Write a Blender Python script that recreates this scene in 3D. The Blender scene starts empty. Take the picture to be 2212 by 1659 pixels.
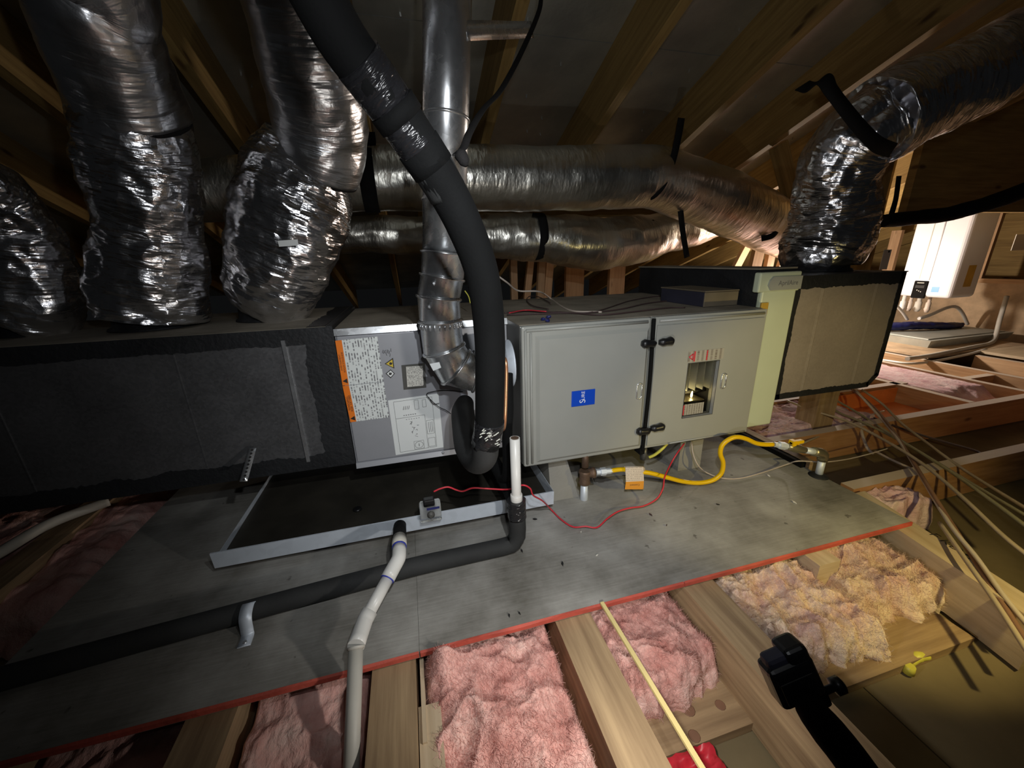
import bpy, bmesh, math, random
from mathutils import Vector as V, Matrix, noise
random.seed(7)
S = bpy.context.scene
C = S.collection
PI = math.pi

# ------------------------------------------------------------------ camera
FPX, CX, CY = 831.0, 1106.0, 829.5
CAM = V((0, 0, 0.79))
_Z = V((-74, 2571, 831)).normalized()
_X = V((3384, 370, -831)); _X = (_X - _Z * _X.dot(_Z)).normalized()
_Y = _Z.cross(_X)
R = Matrix((_X, _Y, _Z))                     # camera -> world rotation
cd = bpy.data.cameras.new('camera')
cd.sensor_width = 36; cd.lens = FPX / 2212 * 36
cd.clip_start = 0.02; cd.clip_end = 100
cam = bpy.data.objects.new('camera', cd); C.objects.link(cam)
cam.matrix_world = Matrix.Translation(CAM) @ R.to_4x4()
S.camera = cam

# ------------------------------------------------------------------ world, lights, exposure
w = bpy.data.worlds.new('World'); S.world = w; w.use_nodes = True
w.node_tree.nodes['Background'].inputs[0].default_value = (0.9, 0.95, 1.0, 1)
w.node_tree.nodes['Background'].inputs[1].default_value = 0.004
S.view_settings.view_transform = 'Standard'; S.view_settings.look = 'None'
S.view_settings.exposure = 0.0; S.view_settings.gamma = 1.0; S.view_settings.use_curve_mapping = False

def spot(name, loc, aim, power, col, angle, blend=0.6, radius=0.02):
    l = bpy.data.lights.new(name, 'SPOT'); l.energy = power; l.color = col
    l.spot_size = math.radians(angle); l.spot_blend = blend; l.shadow_soft_size = radius
    o = bpy.data.objects.new(name, l); C.objects.link(o); o.location = loc
    o.rotation_euler = (V(aim) - V(loc)).to_track_quat('-Z', 'Y').to_euler()
    return o
def point(name, loc, power, col, radius=0.05):
    l = bpy.data.lights.new(name, 'POINT'); l.energy = power; l.color = col; l.shadow_soft_size = radius
    o = bpy.data.objects.new(name, l); C.objects.link(o); o.location = loc
    return o
spot('head_torch', (0.15, 0.12, 1.00), (0.34, 1.05, 0.38), 21, (0.95, 0.98, 1.0), 98, 0.85, 0.012)
spot('camera_fill', (0.06, 0.04, 0.90), (0.36, 1.04, 1.02), 7.4, (0.95, 0.97, 1.0), 156, 0.6, 0.012)  # added fill near the camera, spills light onto ducts and roof
spot('hand_torch', (0.25, 0.27, 0.26), (0.40, 0.95, 0.02), 5.0, (1.0, 0.95, 0.88), 172, 0.5, 0.012)
spot('work_torch', (1.15, 0.10, 0.46), (1.27, 0.80, 0.08), 13, (1.0, 0.79, 0.31), 96, 0.45, 0.012)
point('attic_bulb', (3.40, 2.70, 0.50), 58, (1.0, 0.86, 0.74), 0.04)

# ------------------------------------------------------------------ geometry helpers
def ray(px, py): return R @ V(((px - CX) / FPX, -(py - CY) / FPX, -1.0))
def P(px, py, **k):
    d = ray(px, py); a, v = list(k.items())[0]
    if a == 'd': return CAM + d * v
    i = 'xyz'.index(a); return CAM + d * ((v - CAM[i]) / d[i])
def depth_of(p): return -(R.transposed() @ (V(p) - CAM)).z
def nz(x, y=0, z=0): return noise.noise(V((x, y, z)))
def fbm(x, y, z=0, o=4):
    s = 0; a = 1; f = 1
    for _ in range(o): s += a * noise.noise(V((x * f, y * f, z * f + 3.1 * _))); a *= .5; f *= 2.03
    return s

class M:
    def __init__(s): s.v = []; s.f = []; s.uv = []; s.sm = []
    def face(s, idx, uv=None, smooth=False):
        s.f.append(tuple(idx)); s.uv.append(uv or [(0, 0)] * len(idx)); s.sm.append(smooth)
    def hexa(s, c8, long=None):
        """c8: corners ordered (x0y0z0,x1y0z0,x1y1z0,x0y1z0, same on top)."""
        b = len(s.v); s.v += [V(c) for c in c8]
        L = [(V(c8[1]) - V(c8[0])).length, (V(c8[3]) - V(c8[0])).length, (V(c8[4]) - V(c8[0])).length]
        ax = long if long is not None else L.index(max(L))
        ou = random.uniform(0, 9); ov = random.uniform(0, 9)
        for q, axes in (((0, 3, 2, 1), (1, 0)), ((4, 5, 6, 7), (0, 1)), ((0, 1, 5, 4), (0, 2)), ((2, 3, 7, 6), (0, 2)), ((1, 2, 6, 5), (1, 2)), ((3, 0, 4, 7), (1, 2))):
            a0 = (V(c8[q[1]]) - V(c8[q[0]])).length; a1 = (V(c8[q[3]]) - V(c8[q[0]])).length
            uv = [(0, 0), (a0, 0), (a0, a1), (0, a1)]
            if axes[1] == ax: uv = [(y, x) for x, y in uv]
            s.face([b + i for i in q], [(x + ou, y + ov) for x, y in uv])
        return s
    def box(s, lo, hi, long=None):
        (a, b, c), (d, e, f) = lo, hi
        return s.hexa([(a, b, c), (d, b, c), (d, e, c), (a, e, c), (a, b, f), (d, b, f), (d, e, f), (a, e, f)], long)
    def obox(s, c, u, v, n, su, sv, sn):
        """oriented box: centre c, unit axes u v n, full sizes."""
        c = V(c); u = V(u).normalized() * su / 2; v = V(v).normalized() * sv / 2; n = V(n).normalized() * sn / 2
        return s.hexa([c - u - v - n, c + u - v - n, c + u + v - n, c - u + v - n, c - u - v + n, c + u - v + n, c + u + v + n, c - u + v + n])
    def beam(s, a, b, w, h, up=(0, 0, 1)):
        a = V(a); b = V(b); d = (b - a); L = d.length; d.normalize()
        side = d.cross(V(up)).normalized(); n = side.cross(d).normalized()
        return s.obox((a + b) / 2, d, side, n, L, w, h)
    def prism(s, pts, off, smooth=False):
        """polygon pts extruded by vector off, capped."""
        b = len(s.v); n = len(pts); off = V(off)
        s.v += [V(p) for p in pts] + [V(p) + off for p in pts]
        o = V(pts[0]); ux = (V(pts[1]) - o).normalized(); nn = off.normalized(); uy = nn.cross(ux)
        uv = [((V(p) - o).dot(ux), (V(p) - o).dot(uy)) for p in pts]
        s.face(list(range(b, b + n))[::-1], uv[::-1]); s.face(range(b + n, b + 2 * n), uv)
        for i in range(n):
            j = (i + 1) % n
            s.face((b + i, b + j, b + n + j, b + n + i), None, smooth)
        return s
    def tube(s, pts, rad, seg=16, step=None, caps=True, disp=None, smooth=True, n=None):
        """Catmull-Rom tube through pts; rad float or list; disp(u_angle, metres)->extra radius."""
        pts = [V(p) for p in pts]; k = len(pts)
        rs = list(rad) if isinstance(rad, (list, tuple)) else [rad] * k
        tot = sum((pts[i + 1] - pts[i]).length for i in range(k - 1))
        if step is None and n is None: step = max(min(rs) * 0.6, tot / 160)
        cp = []; cr = []
        for i in range(k - 1):
            p0 = pts[i - 1] if i else pts[0] * 2 - pts[1]; p1 = pts[i]; p2 = pts[i + 1]
            p3 = pts[i + 2] if i + 2 < k else p2 * 2 - p1
            m = max(1, int((p2 - p1).length / step)) if step else n
            for j in range(m):
                t = j / m
                cp.append(0.5 * ((2 * p1) + (p2 - p0) * t + (2 * p0 - 5 * p1 + 4 * p2 - p3) * t * t + (3 * p1 - p0 - 3 * p2 + p3) * t ** 3))
                cr.append(rs[i] + (rs[i + 1] - rs[i]) * t)
        cp.append(pts[-1]); cr.append(rs[-1])
        return s.rings(cp, cr, seg, caps, disp, smooth)
    def poly(s, pts, rad, seg=16, caps=True, smooth=True):
        """straight segmented tube (mitred corners)."""
        rs = list(rad) if isinstance(rad, (list, tuple)) else [rad] * len(pts)
        return s.rings([V(p) for p in pts], rs, seg, caps, None, smooth)
    def rings(s, cp, cr, seg, caps, disp, smooth):
        n = len(cp); b = len(s.v); L = 0
        t0 = (cp[1] - cp[0]).normalized()
        side = t0.cross(V((0, 0, 1)));
        if side.length < 0.05: side = t0.cross(V((0, 1, 0)))
        side.normalize(); lens = []
        for i in range(n):
            t = ((cp[min(i + 1, n - 1)] - cp[i]).normalized() + (cp[i] - cp[max(i - 1, 0)]).normalized())
            t.normalize()
            side = (side - t * side.dot(t)).normalized(); up = side.cross(t)
            if i: L += (cp[i] - cp[i - 1]).length
            lens.append(L)
            # mitre: keep the section round in the segment's own plane
            for j in range(seg):
                a = 2 * PI * j / seg
                r = cr[i] + (disp(a, L) if disp else 0)
                s.v.append(cp[i] + side * (math.cos(a) * r) + up * (math.sin(a) * r))
        rm = sum(cr) / n
        for i in range(n - 1):
            for j in range(seg):
                k = (j + 1) % seg
                u0 = 2 * PI * j / seg * rm; u1 = 2 * PI * (j + 1) / seg * rm
                s.face((b + i * seg + j, b + i * seg + k, b + (i + 1) * seg + k, b + (i + 1) * seg + j)[::-1],
                       [(u0, lens[i]), (u1, lens[i]), (u1, lens[i + 1]), (u0, lens[i + 1])][::-1], smooth)
        if caps:
            s.face([b + j for j in range(seg)], None); s.face([b + (n - 1) * seg + j for j in range(seg)][::-1], None)
        return s
    def ribbon(s, pts, wdir, width, thick=0.002, n=10):
        """flat strap through pts, width along wdir (vector or list of vectors)."""
        pts = [V(p) for p in pts]; cp = []
        k = len(pts)
        for i in range(k - 1):
            p0 = pts[i - 1] if i else pts[0] * 2 - pts[1]; p1 = pts[i]; p2 = pts[i + 1]; p3 = pts[i + 2] if i + 2 < k else p2 * 2 - p1
            for j in range(n):
                t = j / n
                cp.append((0.5 * ((2 * p1) + (p2 - p0) * t + (2 * p0 - 5 * p1 + 4 * p2 - p3) * t * t + (3 * p1 - p0 - 3 * p2 + p3) * t ** 3), i + t))
        cp.append((pts[-1], k - 1)); b = len(s.v); N = len(cp); L = 0
        for i, (p, q) in enumerate(cp):
            wd = V(wdir) if not isinstance(wdir, list) else V(wdir[min(int(q), k - 1)]).lerp(V(wdir[min(int(q) + 1, k - 1)]), q - int(q))
            t = (cp[min(i + 1, N - 1)][0] - cp[max(i - 1, 0)][0]).normalized()
            wd = (wd - t * wd.dot(t)).normalized(); nn = t.cross(wd)
            for a, c in ((-1, -1), (1, -1), (1, 1), (-1, 1)):
                s.v.append(p + wd * (a * width / 2) + nn * (c * thick / 2))
        for i in range(N - 1):
            l0 = i * .01
            for j in range(4):
                k2 = (j + 1) % 4
                s.face((b + i * 4 + j, b + i * 4 + k2, b + i * 4 + 4 + k2, b + i * 4 + 4 + j), [(0, l0), (width, l0), (width, l0 + .01), (0, l0 + .01)], True)
        s.face((b, b + 3, b + 2, b + 1)); e = b + (N - 1) * 4; s.face((e, e + 1, e + 2, e + 3))
        return s
    def lathe(s, prof, c, axis, seg=24, smooth=True):
        """prof: list of (distance along axis, radius)."""
        c = V(c); ax = V(axis).normalized()
        cp = [c + ax * h for h, r in prof]; cr = [max(r, 1e-4) for h, r in prof]
        b = len(s.v); side = ax.cross(V((0, 0, 1)))
        if side.length < .05: side = ax.cross(V((0, 1, 0)))
        side.normalize(); up = side.cross(ax); L = 0
        for i in range(len(cp)):
            for j in range(seg):
                a = 2 * PI * j / seg; s.v.append(cp[i] + (side * math.cos(a) + up * math.sin(a)) * cr[i])
        for i in range(len(cp) - 1):
            l1 = L + math.hypot(prof[i + 1][0] - prof[i][0], prof[i + 1][1] - prof[i][1])
            for j in range(seg):
                k = (j + 1) % seg
                s.face((b + (i + 1) * seg + j, b + (i + 1) * seg + k, b + i * seg + k, b + i * seg + j), [(j * .01, l1), (j * .01 + .01, l1), (j * .01 + .01, L), (j * .01, L)], smooth)
            L = l1
        s.face([b + j for j in range(seg)]); s.face([b + (len(cp) - 1) * seg + j for j in range(seg)][::-1])
        return s
    def grid(s, fn, nu, nv, smooth=True, uvs=1.0):
        b = len(s.v)
        for i in range(nu + 1):
            for j in range(nv + 1): s.v.append(V(fn(i / nu, j / nv)))
        for i in range(nu):
            for j in range(nv):
                a = b + i * (nv + 1) + j
                s.face((a, a + nv + 1, a + nv + 2, a + 1), [(i / nu * uvs, j / nv * uvs), ((i + 1) / nu * uvs, j / nv * uvs), ((i + 1) / nu * uvs, (j + 1) / nv * uvs), (i / nu * uvs, (j + 1) / nv * uvs)], smooth)
        return s
    def mesh(s, name, off):
        me = bpy.data.meshes.new(name)
        me.from_pydata([v - off for v in s.v], [], s.f)
        uvl = me.uv_layers.new(name='UVMap')
        flat = [c for f in s.uv for uv in f for c in uv]
        uvl.data.foreach_set('uv', flat)
        me.polygons.foreach_set('use_smooth', s.sm)
        me.update(); return me
    def base(s):
        xs = [v.x for v in s.v]; ys = [v.y for v in s.v]; zs = [v.z for v in s.v]
        return V(((min(xs) + max(xs)) / 2, (min(ys) + max(ys)) / 2, min(zs)))

def bevbox(lo, hi, r, seg=2):
    """box with rounded edges as M."""
    bm = bmesh.new(); bmesh.ops.create_cube(bm, size=1)
    lo = V(lo); hi = V(hi); c = (lo + hi) / 2; d = hi - lo
    for v in bm.verts: v.co = V((v.co.x * d.x + c.x, v.co.y * d.y + c.y, v.co.z * d.z + c.z))
    bmesh.ops.bevel(bm, geom=bm.edges[:], offset=r, segments=seg, affect='EDGES', profile=0.5)
    m = M(); m.v = [v.co.copy() for v in bm.verts]
    bm.verts.index_update()
    for f in bm.faces:
        n = f.normal; ax = max(range(3), key=lambda i: abs(n[i])); o = [i for i in range(3) if i != ax]
        m.face([v.index for v in f.verts], [(v.co[o[0]], v.co[o[1]]) for v in f.verts], False)
    bm.free(); return m

def link(name, me, mat, parent=None, loc=(0, 0, 0)):
    o = bpy.data.objects.new(name, me); C.objects.link(o)
    if mat: me.materials.append(mat)
    o.parent = parent; o.location = loc
    return o
def tag(o, label=None, cat=None, group=None, kind=None):
    if label: o['label'] = label
    if cat: o['category'] = cat
    if group: o['group'] = group
    if kind: o['kind'] = kind
    return o
class T:
    """a thing: an Empty at its base with parts as children."""
    def __init__(s, name, label, cat, loc, group=None, kind=None):
        s.o = bpy.data.objects.new(name, None); C.objects.link(s.o); s.o.location = loc; s.loc = V(loc)
        s.o.empty_display_size = 0.05
        tag(s.o, label, cat, group, kind)
    def part(s, name, m, mat, label=None, parent=None, kind=None):
        o = link(name, m.mesh(name, s.loc), mat, parent or s.o)
        tag(o, label, kind=kind); return o
def solo(name, m, mat, label, cat, group=None, kind=None):
    b = m.base(); o = link(name, m.mesh(name, b), mat, None, b)
    return tag(o, label, cat, group, kind)
def text(txt, o, u, v, size, thick=0.0004, align='CENTER'):
    """lettering as a mesh M: origin o, text runs along u, up along v."""
    cu = bpy.data.curves.new('t', 'FONT'); cu.body = txt; cu.size = size; cu.align_x = align; cu.align_y = 'CENTER'; cu.resolution_u = 3
    cu.extrude = 0
    ob = bpy.data.objects.new('t', cu); C.objects.link(ob)
    me = bpy.data.meshes.new_from_object(ob.evaluated_get(bpy.context.evaluated_depsgraph_get()))
    m = M(); u = V(u).normalized(); v = V(v).normalized(); o = V(o)
    m.v = [o + u * q.co.x + v * q.co.y for q in me.vertices]
    for f in me.polygons: m.face(list(f.vertices))
    bpy.data.objects.remove(ob); bpy.data.curves.remove(cu); bpy.data.meshes.remove(me)
    return m

# ------------------------------------------------------------------ materials
def newmat(name):
    m = bpy.data.materials.new(name); m.use_nodes = True
    nt = m.node_tree; return m, nt, nt.nodes['Principled BSDF']
def N(nt, t, **k):
    n = nt.nodes.new(t)
    for a, b in k.items(): setattr(n, a, b)
    return n
def coords(nt, kind, scale=(1, 1, 1)):
    tc = N(nt, 'ShaderNodeTexCoord'); mp = N(nt, 'ShaderNodeMapping')
    mp.inputs['Scale'].default_value = scale
    nt.links.new(tc.outputs[kind], mp.inputs['Vector']); return mp.outputs['Vector']
def nodenoise(nt, vec, scale, detail=4, rough=0.55):
    n = N(nt, 'ShaderNodeTexNoise'); n.inputs['Scale'].default_value = scale; n.inputs['Detail'].default_value = detail; n.inputs['Roughness'].default_value = rough
    nt.links.new(vec, n.inputs['Vector']); return n.outputs['Fac']
def ramp(nt, fac, stops):
    r = N(nt, 'ShaderNodeValToRGB'); e = r.color_ramp.elements
    while len(e) < len(stops): e.new(0.5)
    for q, (p, c) in zip(e, stops): q.position = p; q.color = (*c, 1) if len(c) == 3 else c
    nt.links.new(fac, r.inputs['Fac']); return r.outputs['Color']
def bump(nt, b, h, strength, dist=0.005, prev=None):
    n = N(nt, 'ShaderNodeBump'); n.inputs['Strength'].default_value = strength; n.inputs['Distance'].default_value = dist
    nt.links.new(h, n.inputs['Height'])
    if prev: nt.links.new(prev, n.inputs['Normal'])
    nt.links.new(n.outputs['Normal'], b.inputs['Normal']); return n.outputs['Normal']
def plain(name, col, rough=0.5, metal=0.0, var=0.0, bmp=0.0, bscale=60, spec=0.5):
    m, nt, b = newmat(name)
    b.inputs['Roughness'].default_value = rough; b.inputs['Metallic'].default_value = metal
    b.inputs['Specular IOR Level'].default_value = spec
    vec = coords(nt, 'Object')
    f = nodenoise(nt, vec, 9, 5)
    lo = tuple(c * (1 - var) for c in col); hi = tuple(min(1, c * (1 + var)) for c in col)
    nt.links.new(ramp(nt, f, [(0.3, lo), (0.7, hi)]), b.inputs['Base Color'])
    if bmp: bump(nt, b, nodenoise(nt, vec, bscale, 4), bmp, 0.004)
    return m
def wood(name, a, b_, rough=0.75, dust=None):
    m, nt, b = newmat(name)
    vec = coords(nt, 'UV', (1.6, 26, 1))
    f = nodenoise(nt, vec, 2.2, 6, 0.6)
    vec2 = coords(nt, 'UV', (1.1, 5, 1)); f2 = nodenoise(nt, vec2, 2.0, 3)
    mx = N(nt, 'ShaderNodeMath', operation='MULTIPLY_ADD'); mx.inputs[1].default_value = 0.6
    nt.links.new(f, mx.inputs[0]); ml = N(nt, 'ShaderNodeMath', operation='MULTIPLY'); ml.inputs[1].default_value = 0.4
    nt.links.new(f2, ml.inputs[0]); nt.links.new(ml.outputs[0], mx.inputs[2])
    mid = tuple((x + y) / 2 for x, y in zip(a, b_))
    col = ramp(nt, mx.outputs[0], [(0.34, a), (0.5, mid), (0.64, b_)])
    # knots
    vk = N(nt, 'ShaderNodeTexVoronoi'); vk.inputs['Scale'].default_value = 1.0
    nt.links.new(coords(nt, 'UV', (3.2, 9, 1)), vk.inputs['Vector'])
    kr = ramp(nt, vk.outputs['Distance'], [(0.05, (0.18, 0.10, 0.05)), (0.13, (1, 1, 1))])
    mi = N(nt, 'ShaderNodeMix', data_type='RGBA', blend_type='MULTIPLY'); mi.inputs[0].default_value = 0.8
    nt.links.new(col, mi.inputs[6]); nt.links.new(kr, mi.inputs[7])
    nt.links.new(mi.outputs[2], b.inputs['Base Color'])
    b.inputs['Roughness'].default_value = rough
    if dust:
        ge = N(nt, 'ShaderNodeNewGeometry'); sx = N(nt, 'ShaderNodeSeparateXYZ'); nt.links.new(ge.outputs['True Normal'], sx.inputs[0])
        g = N(nt, 'ShaderNodeMath', operation='GREATER_THAN'); g.inputs[1].default_value = 0.8; nt.links.new(sx.outputs['Z'], g.inputs[0])
        md = N(nt, 'ShaderNodeMix', data_type='RGBA'); nt.links.new(g.outputs[0], md.inputs[0]); nt.links.new(mi.outputs[2], md.inputs[6]); md.inputs[7].default_value = (*dust, 1)
        nt.links.new(md.outputs[2], b.inputs['Base Color'])
    bump(nt, b, f, 0.25, 0.003); return m
def foil(name, col=(0.72, 0.73, 0.75), rough=0.2, wr=1.0, stretch=(7, 45), dist=0.02):
    m, nt, b = newmat(name)
    b.inputs['Metallic'].default_value = 0.98
    uv = coords(nt, 'UV', (stretch[0], stretch[1], 1))
    f1 = nodenoise(nt, uv, 1.0, 3, 0.5)
    r1 = N(nt, 'ShaderNodeMath', operation='SUBTRACT'); r1.inputs[1].default_value = 0.5; nt.links.new(f1, r1.inputs[0])
    ab = N(nt, 'ShaderNodeMath', operation='ABSOLUTE'); nt.links.new(r1.outputs[0], ab.inputs[0])
    ob = coords(nt, 'Object'); vo = N(nt, 'ShaderNodeTexVoronoi', feature='F1'); vo.inputs['Scale'].default_value = 26
    nt.links.new(ob, vo.inputs['Vector'])
    f2 = nodenoise(nt, ob, 70, 3, 0.6)
    n1 = bump(nt, b, ab.outputs[0], 0.55 * wr, dist)
    n2 = bump(nt, b, vo.outputs['Distance'], 0.14 * wr, dist, n1)
    bump(nt, b, f2, 0.14 * wr, 0.006, n2)
    f3 = nodenoise(nt, ob, 5, 4)
    nt.links.new(ramp(nt, f3, [(0.3, tuple(c * .72 for c in col)), (0.7, col)]), b.inputs['Base Color'])
    rr = N(nt, 'ShaderNodeMapRange'); rr.inputs[3].default_value = rough * 0.7; rr.inputs[4].default_value = rough * 1.7
    nt.links.new(f3, rr.inputs[0]); nt.links.new(rr.outputs[0], b.inputs['Roughness'])
    return m
def galv(name, col=(0.50, 0.52, 0.55), rough=0.38, spangle=90, dirt=0.25, metal=0.85):
    m, nt, b = newmat(name)
    b.inputs['Metallic'].default_value = metal
    ob = coords(nt, 'Object'); vo = N(nt, 'ShaderNodeTexVoronoi', feature='F1'); vo.inputs['Scale'].default_value = spangle
    nt.links.new(ob, vo.inputs['Vector'])
    sx = N(nt, 'ShaderNodeSeparateColor'); nt.links.new(vo.outputs['Color'], sx.inputs[0])
    f3 = nodenoise(nt, ob, 6, 5)
    ad = N(nt, 'ShaderNodeMath', operation='MULTIPLY_ADD'); ad.inputs[1].default_value = 0.25; nt.links.new(sx.outputs[0], ad.inputs[0]); nt.links.new(f3, ad.inputs[2])
    nt.links.new(ramp(nt, ad.outputs[0], [(0.3, tuple(c * (1 - dirt) for c in col)), (0.9, col)]), b.inputs['Base Color'])
    rr = N(nt, 'ShaderNodeMapRange'); rr.inputs[3].default_value = rough * .75; rr.inputs[4].default_value = rough * 1.35
    nt.links.new(ad.outputs[0], rr.inputs[0]); nt.links.new(rr.outputs[0], b.inputs['Roughness'])
    return m
def printed(name, paper, ink, lines=14, dens=0.5, wordscale=9):
    """paper with rows of small illegible print; UV 0..1 over the label, rows run along U."""
    m, nt, b = newmat(name)
    tc = N(nt, 'ShaderNodeTexCoord'); sp = N(nt, 'ShaderNodeSeparateXYZ'); nt.links.new(tc.outputs['UV'], sp.inputs[0])
    ml = N(nt, 'ShaderNodeMath', operation='MULTIPLY'); ml.inputs[1].default_value = lines; nt.links.new(sp.outputs['Y'], ml.inputs[0])
    fr = N(nt, 'ShaderNodeMath', operation='FRACT'); nt.links.new(ml.outputs[0], fr.inputs[0])
    gt = N(nt, 'ShaderNodeMath', operation='GREATER_THAN'); gt.inputs[1].default_value = 0.52; nt.links.new(fr.outputs[0], gt.inputs[0])
    fl = N(nt, 'ShaderNodeMath', operation='FLOOR'); nt.links.new(ml.outputs[0], fl.inputs[0])
    cx = N(nt, 'ShaderNodeCombineXYZ'); mu = N(nt, 'ShaderNodeMath', operation='MULTIPLY'); mu.inputs[1].default_value = wordscale; nt.links.new(sp.outputs['X'], mu.inputs[0])
    nt.links.new(mu.outputs[0], cx.inputs[0]); fm = N(nt, 'ShaderNodeMath', operation='MULTIPLY'); fm.inputs[1].default_value = 7.3; nt.links.new(fl.outputs[0], fm.inputs[0]); nt.links.new(fm.outputs[0], cx.inputs[1])
    w1 = nodenoise(nt, cx.outputs[0], 1.0, 1); w2 = nodenoise(nt, cx.outputs[0], 5.0, 0)
    g1 = N(nt, 'ShaderNodeMath', operation='GREATER_THAN'); g1.inputs[1].default_value = dens; nt.links.new(w1, g1.inputs[0])
    mm = N(nt, 'ShaderNodeMath', operation='MULTIPLY'); nt.links.new(g1.outputs[0], mm.inputs[0]); nt.links.new(gt.outputs[0], mm.inputs[1])
    m2 = N(nt, 'ShaderNodeMath', operation='MULTIPLY'); nt.links.new(mm.outputs[0], m2.inputs[0])
    mr = N(nt, 'ShaderNodeMapRange'); mr.inputs[1].default_value = .35; mr.inputs[2].default_value = .6; nt.links.new(w2, mr.inputs[0]); nt.links.new(mr.outputs[0], m2.inputs[1])
    nt.links.new(ramp(nt, m2.outputs[0], [(0.0, paper), (1.0, ink)]), b.inputs['Base Color'])
    b.inputs['Roughness'].default_value = 0.35; return m
def fluff(name, a, c, d):
    m, nt, b = newmat(name)
    ob = coords(nt, 'Object'); f = nodenoise(nt, ob, 11, 6, 0.6)
    nt.links.new(ramp(nt, f, [(0.3, a), (0.52, c), (0.72, d)]), b.inputs['Base Color'])
    b.inputs['Roughness'].default_value = 1.0; b.inputs['Specular IOR Level'].default_value = 0.05
    b.inputs['Subsurface Weight'].default_value = 0.15; b.inputs['Subsurface Radius'].default_value = (0.02, 0.01, 0.008); b.inputs['Subsurface Scale'].default_value = 0.3
    n0 = bump(nt, b, nodenoise(nt, coords(nt, 'Object', (1, .4, 1)), 46, 5, 0.65), 0.55, 0.012)
    n1 = bump(nt, b, nodenoise(nt, ob, 24, 6, 0.62), 0.5, 0.014, n0)
    bump(nt, b, nodenoise(nt, ob, 220, 4, 0.7), 0.35, 0.003, n1)
    return m

MAT = {}
MAT['rafter'] = wood('rafter_wood', (0.21, 0.128, 0.038), (0.39, 0.26, 0.085))
MAT['joist'] = wood('joist_wood', (0.22, 0.14, 0.075), (0.48, 0.34, 0.19))
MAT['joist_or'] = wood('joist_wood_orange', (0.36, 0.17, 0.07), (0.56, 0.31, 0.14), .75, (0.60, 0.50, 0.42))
MAT['stud'] = wood('stud_wood', (0.42, 0.25, 0.13), (0.62, 0.41, 0.23), .75, (0.62, 0.52, 0.42))
MAT['board'] = wood('board_wood', (0.46, 0.35, 0.22), (0.64, 0.52, 0.36))
MAT['foil_crumple'] = foil('foil_crumpled', (0.92, 0.92, 0.95), 0.20, 1.3, (5, 22), 0.03)
MAT['foil_smooth'] = foil('foil_smooth', (0.84, 0.85, 0.88), 0.26, 0.8, (5, 30), 0.016)
MAT['foil_warm'] = foil('foil_warm', (0.90, 0.88, 0.80), 0.27, 0.6, (10, 30), 0.014)
MAT['galv'] = galv('galvanised', (0.82, 0.84, 0.86), 0.24, 70)
MAT['galv_pan'] = galv('galvanised_pan', (0.76, 0.83, 0.92), 0.45, 55, .15, .35)
MAT['galv_duct'] = galv('galvanised_duct', (0.21, 0.212, 0.22), 0.38, 160, 0.4, .65)
MAT['panfloor'] = plain('grimy_pan_floor', (0.05, 0.045, 0.035), 0.55, 0.4, 0.3)
MAT['galv_plenum'] = galv('galvanised_plenum', (0.42, 0.36, 0.31), 0.45, 160, 0.2, .25)
MAT['mastic'] = plain('black_mastic', (0.012, 0.013, 0.015), 0.62, 0, 0.3, 0.6, 70)
MAT['foam'] = plain('black_foam', (0.0045, 0.0048, 0.0050), 0.85, 0, 0.25, 0.15, 200, 0.2)
MAT['foamg'] = plain('grey_foam', (0.030, 0.031, 0.031), 0.75, 0, 0.25, 0.15, 200, 0.3)
MAT['tape'] = foil('black_tape', (0.02, 0.02, 0.022), 0.2, 1.2, (14, 60), 0.02)
MAT['tape'].node_tree.nodes['Principled BSDF'].inputs['Metallic'].default_value = 0
MAT['webbing'] = plain('black_webbing', (0.012, 0.011, 0.011), 0.85, 0, 0.2, 0.3, 400, 0.2)
MAT['black'] = plain('black_plastic', (0.010, 0.010, 0.011), 0.35, 0, 0.1)
MAT['blackr'] = plain('black_rubber', (0.006, 0.006, 0.006), 0.9, 0, 0.2, 0, 60, .15)
MAT['doorgrey'] = plain('door_enamel', (0.345, 0.35, 0.32), 0.38, 0, 0.03)
MAT['cabgrey'] = plain('cabinet_enamel', (0.40, 0.41, 0.44), 0.34, 0.25, 0.05)
MAT['dust'] = plain('dusty_steel', (0.27, 0.24, 0.19), 0.9, 0, 0.25, 0.2, 90, 0.2)
MAT['sidegrey'] = plain('cabinet_side', (0.10, 0.098, 0.09), 0.6, 0.3, 0.2)
MAT['cream'] = plain('cream_enamel', (0.62, 0.68, 0.50), 0.4, 0, 0.03)
MAT['pale'] = plain('pale_plastic', (0.42, 0.43, 0.38), 0.45, 0, 0.03)
MAT['white'] = plain('white_paint', (0.80, 0.82, 0.86), 0.35, 0, 0.02)
MAT['pvc'] = plain('white_pvc', (0.74, 0.73, 0.69), 0.35, 0, 0.06)
MAT['pvcg'] = plain('weathered_pvc', (0.55, 0.53, 0.47), 0.5, 0, 0.12)
MAT['blue'] = plain('blue_glue', (0.03, 0.05, 0.45), 0.4)
MAT['badge'] = plain('blue_badge', (0.008, 0.07, 0.55), 0.3, 0, 0.02)
MAT['copper'] = plain('copper', (0.85, 0.42, 0.22), 0.35, 0.8, 0.1)
MAT['yellow'] = plain('yellow_coating', (0.85, 0.52, 0.0), 0.35, 0, 0.05)
MAT['yellowc'] = plain('yellow_cable', (0.70, 0.66, 0.10), 0.4, 0, 0.1)
MAT['orange'] = plain('orange_print', (0.90, 0.22, 0.02), 0.4, 0, 0.03)
MAT['orangetag'] = plain('orange_tag', (0.85, 0.36, 0.04), 0.5, 0, 0.03)
MAT['red'] = plain('red_wire', (0.65, 0.03, 0.05), 0.4, 0, 0.1)
MAT['ink'] = plain('black_ink', (0.02, 0.018, 0.018), 0.6)
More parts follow.
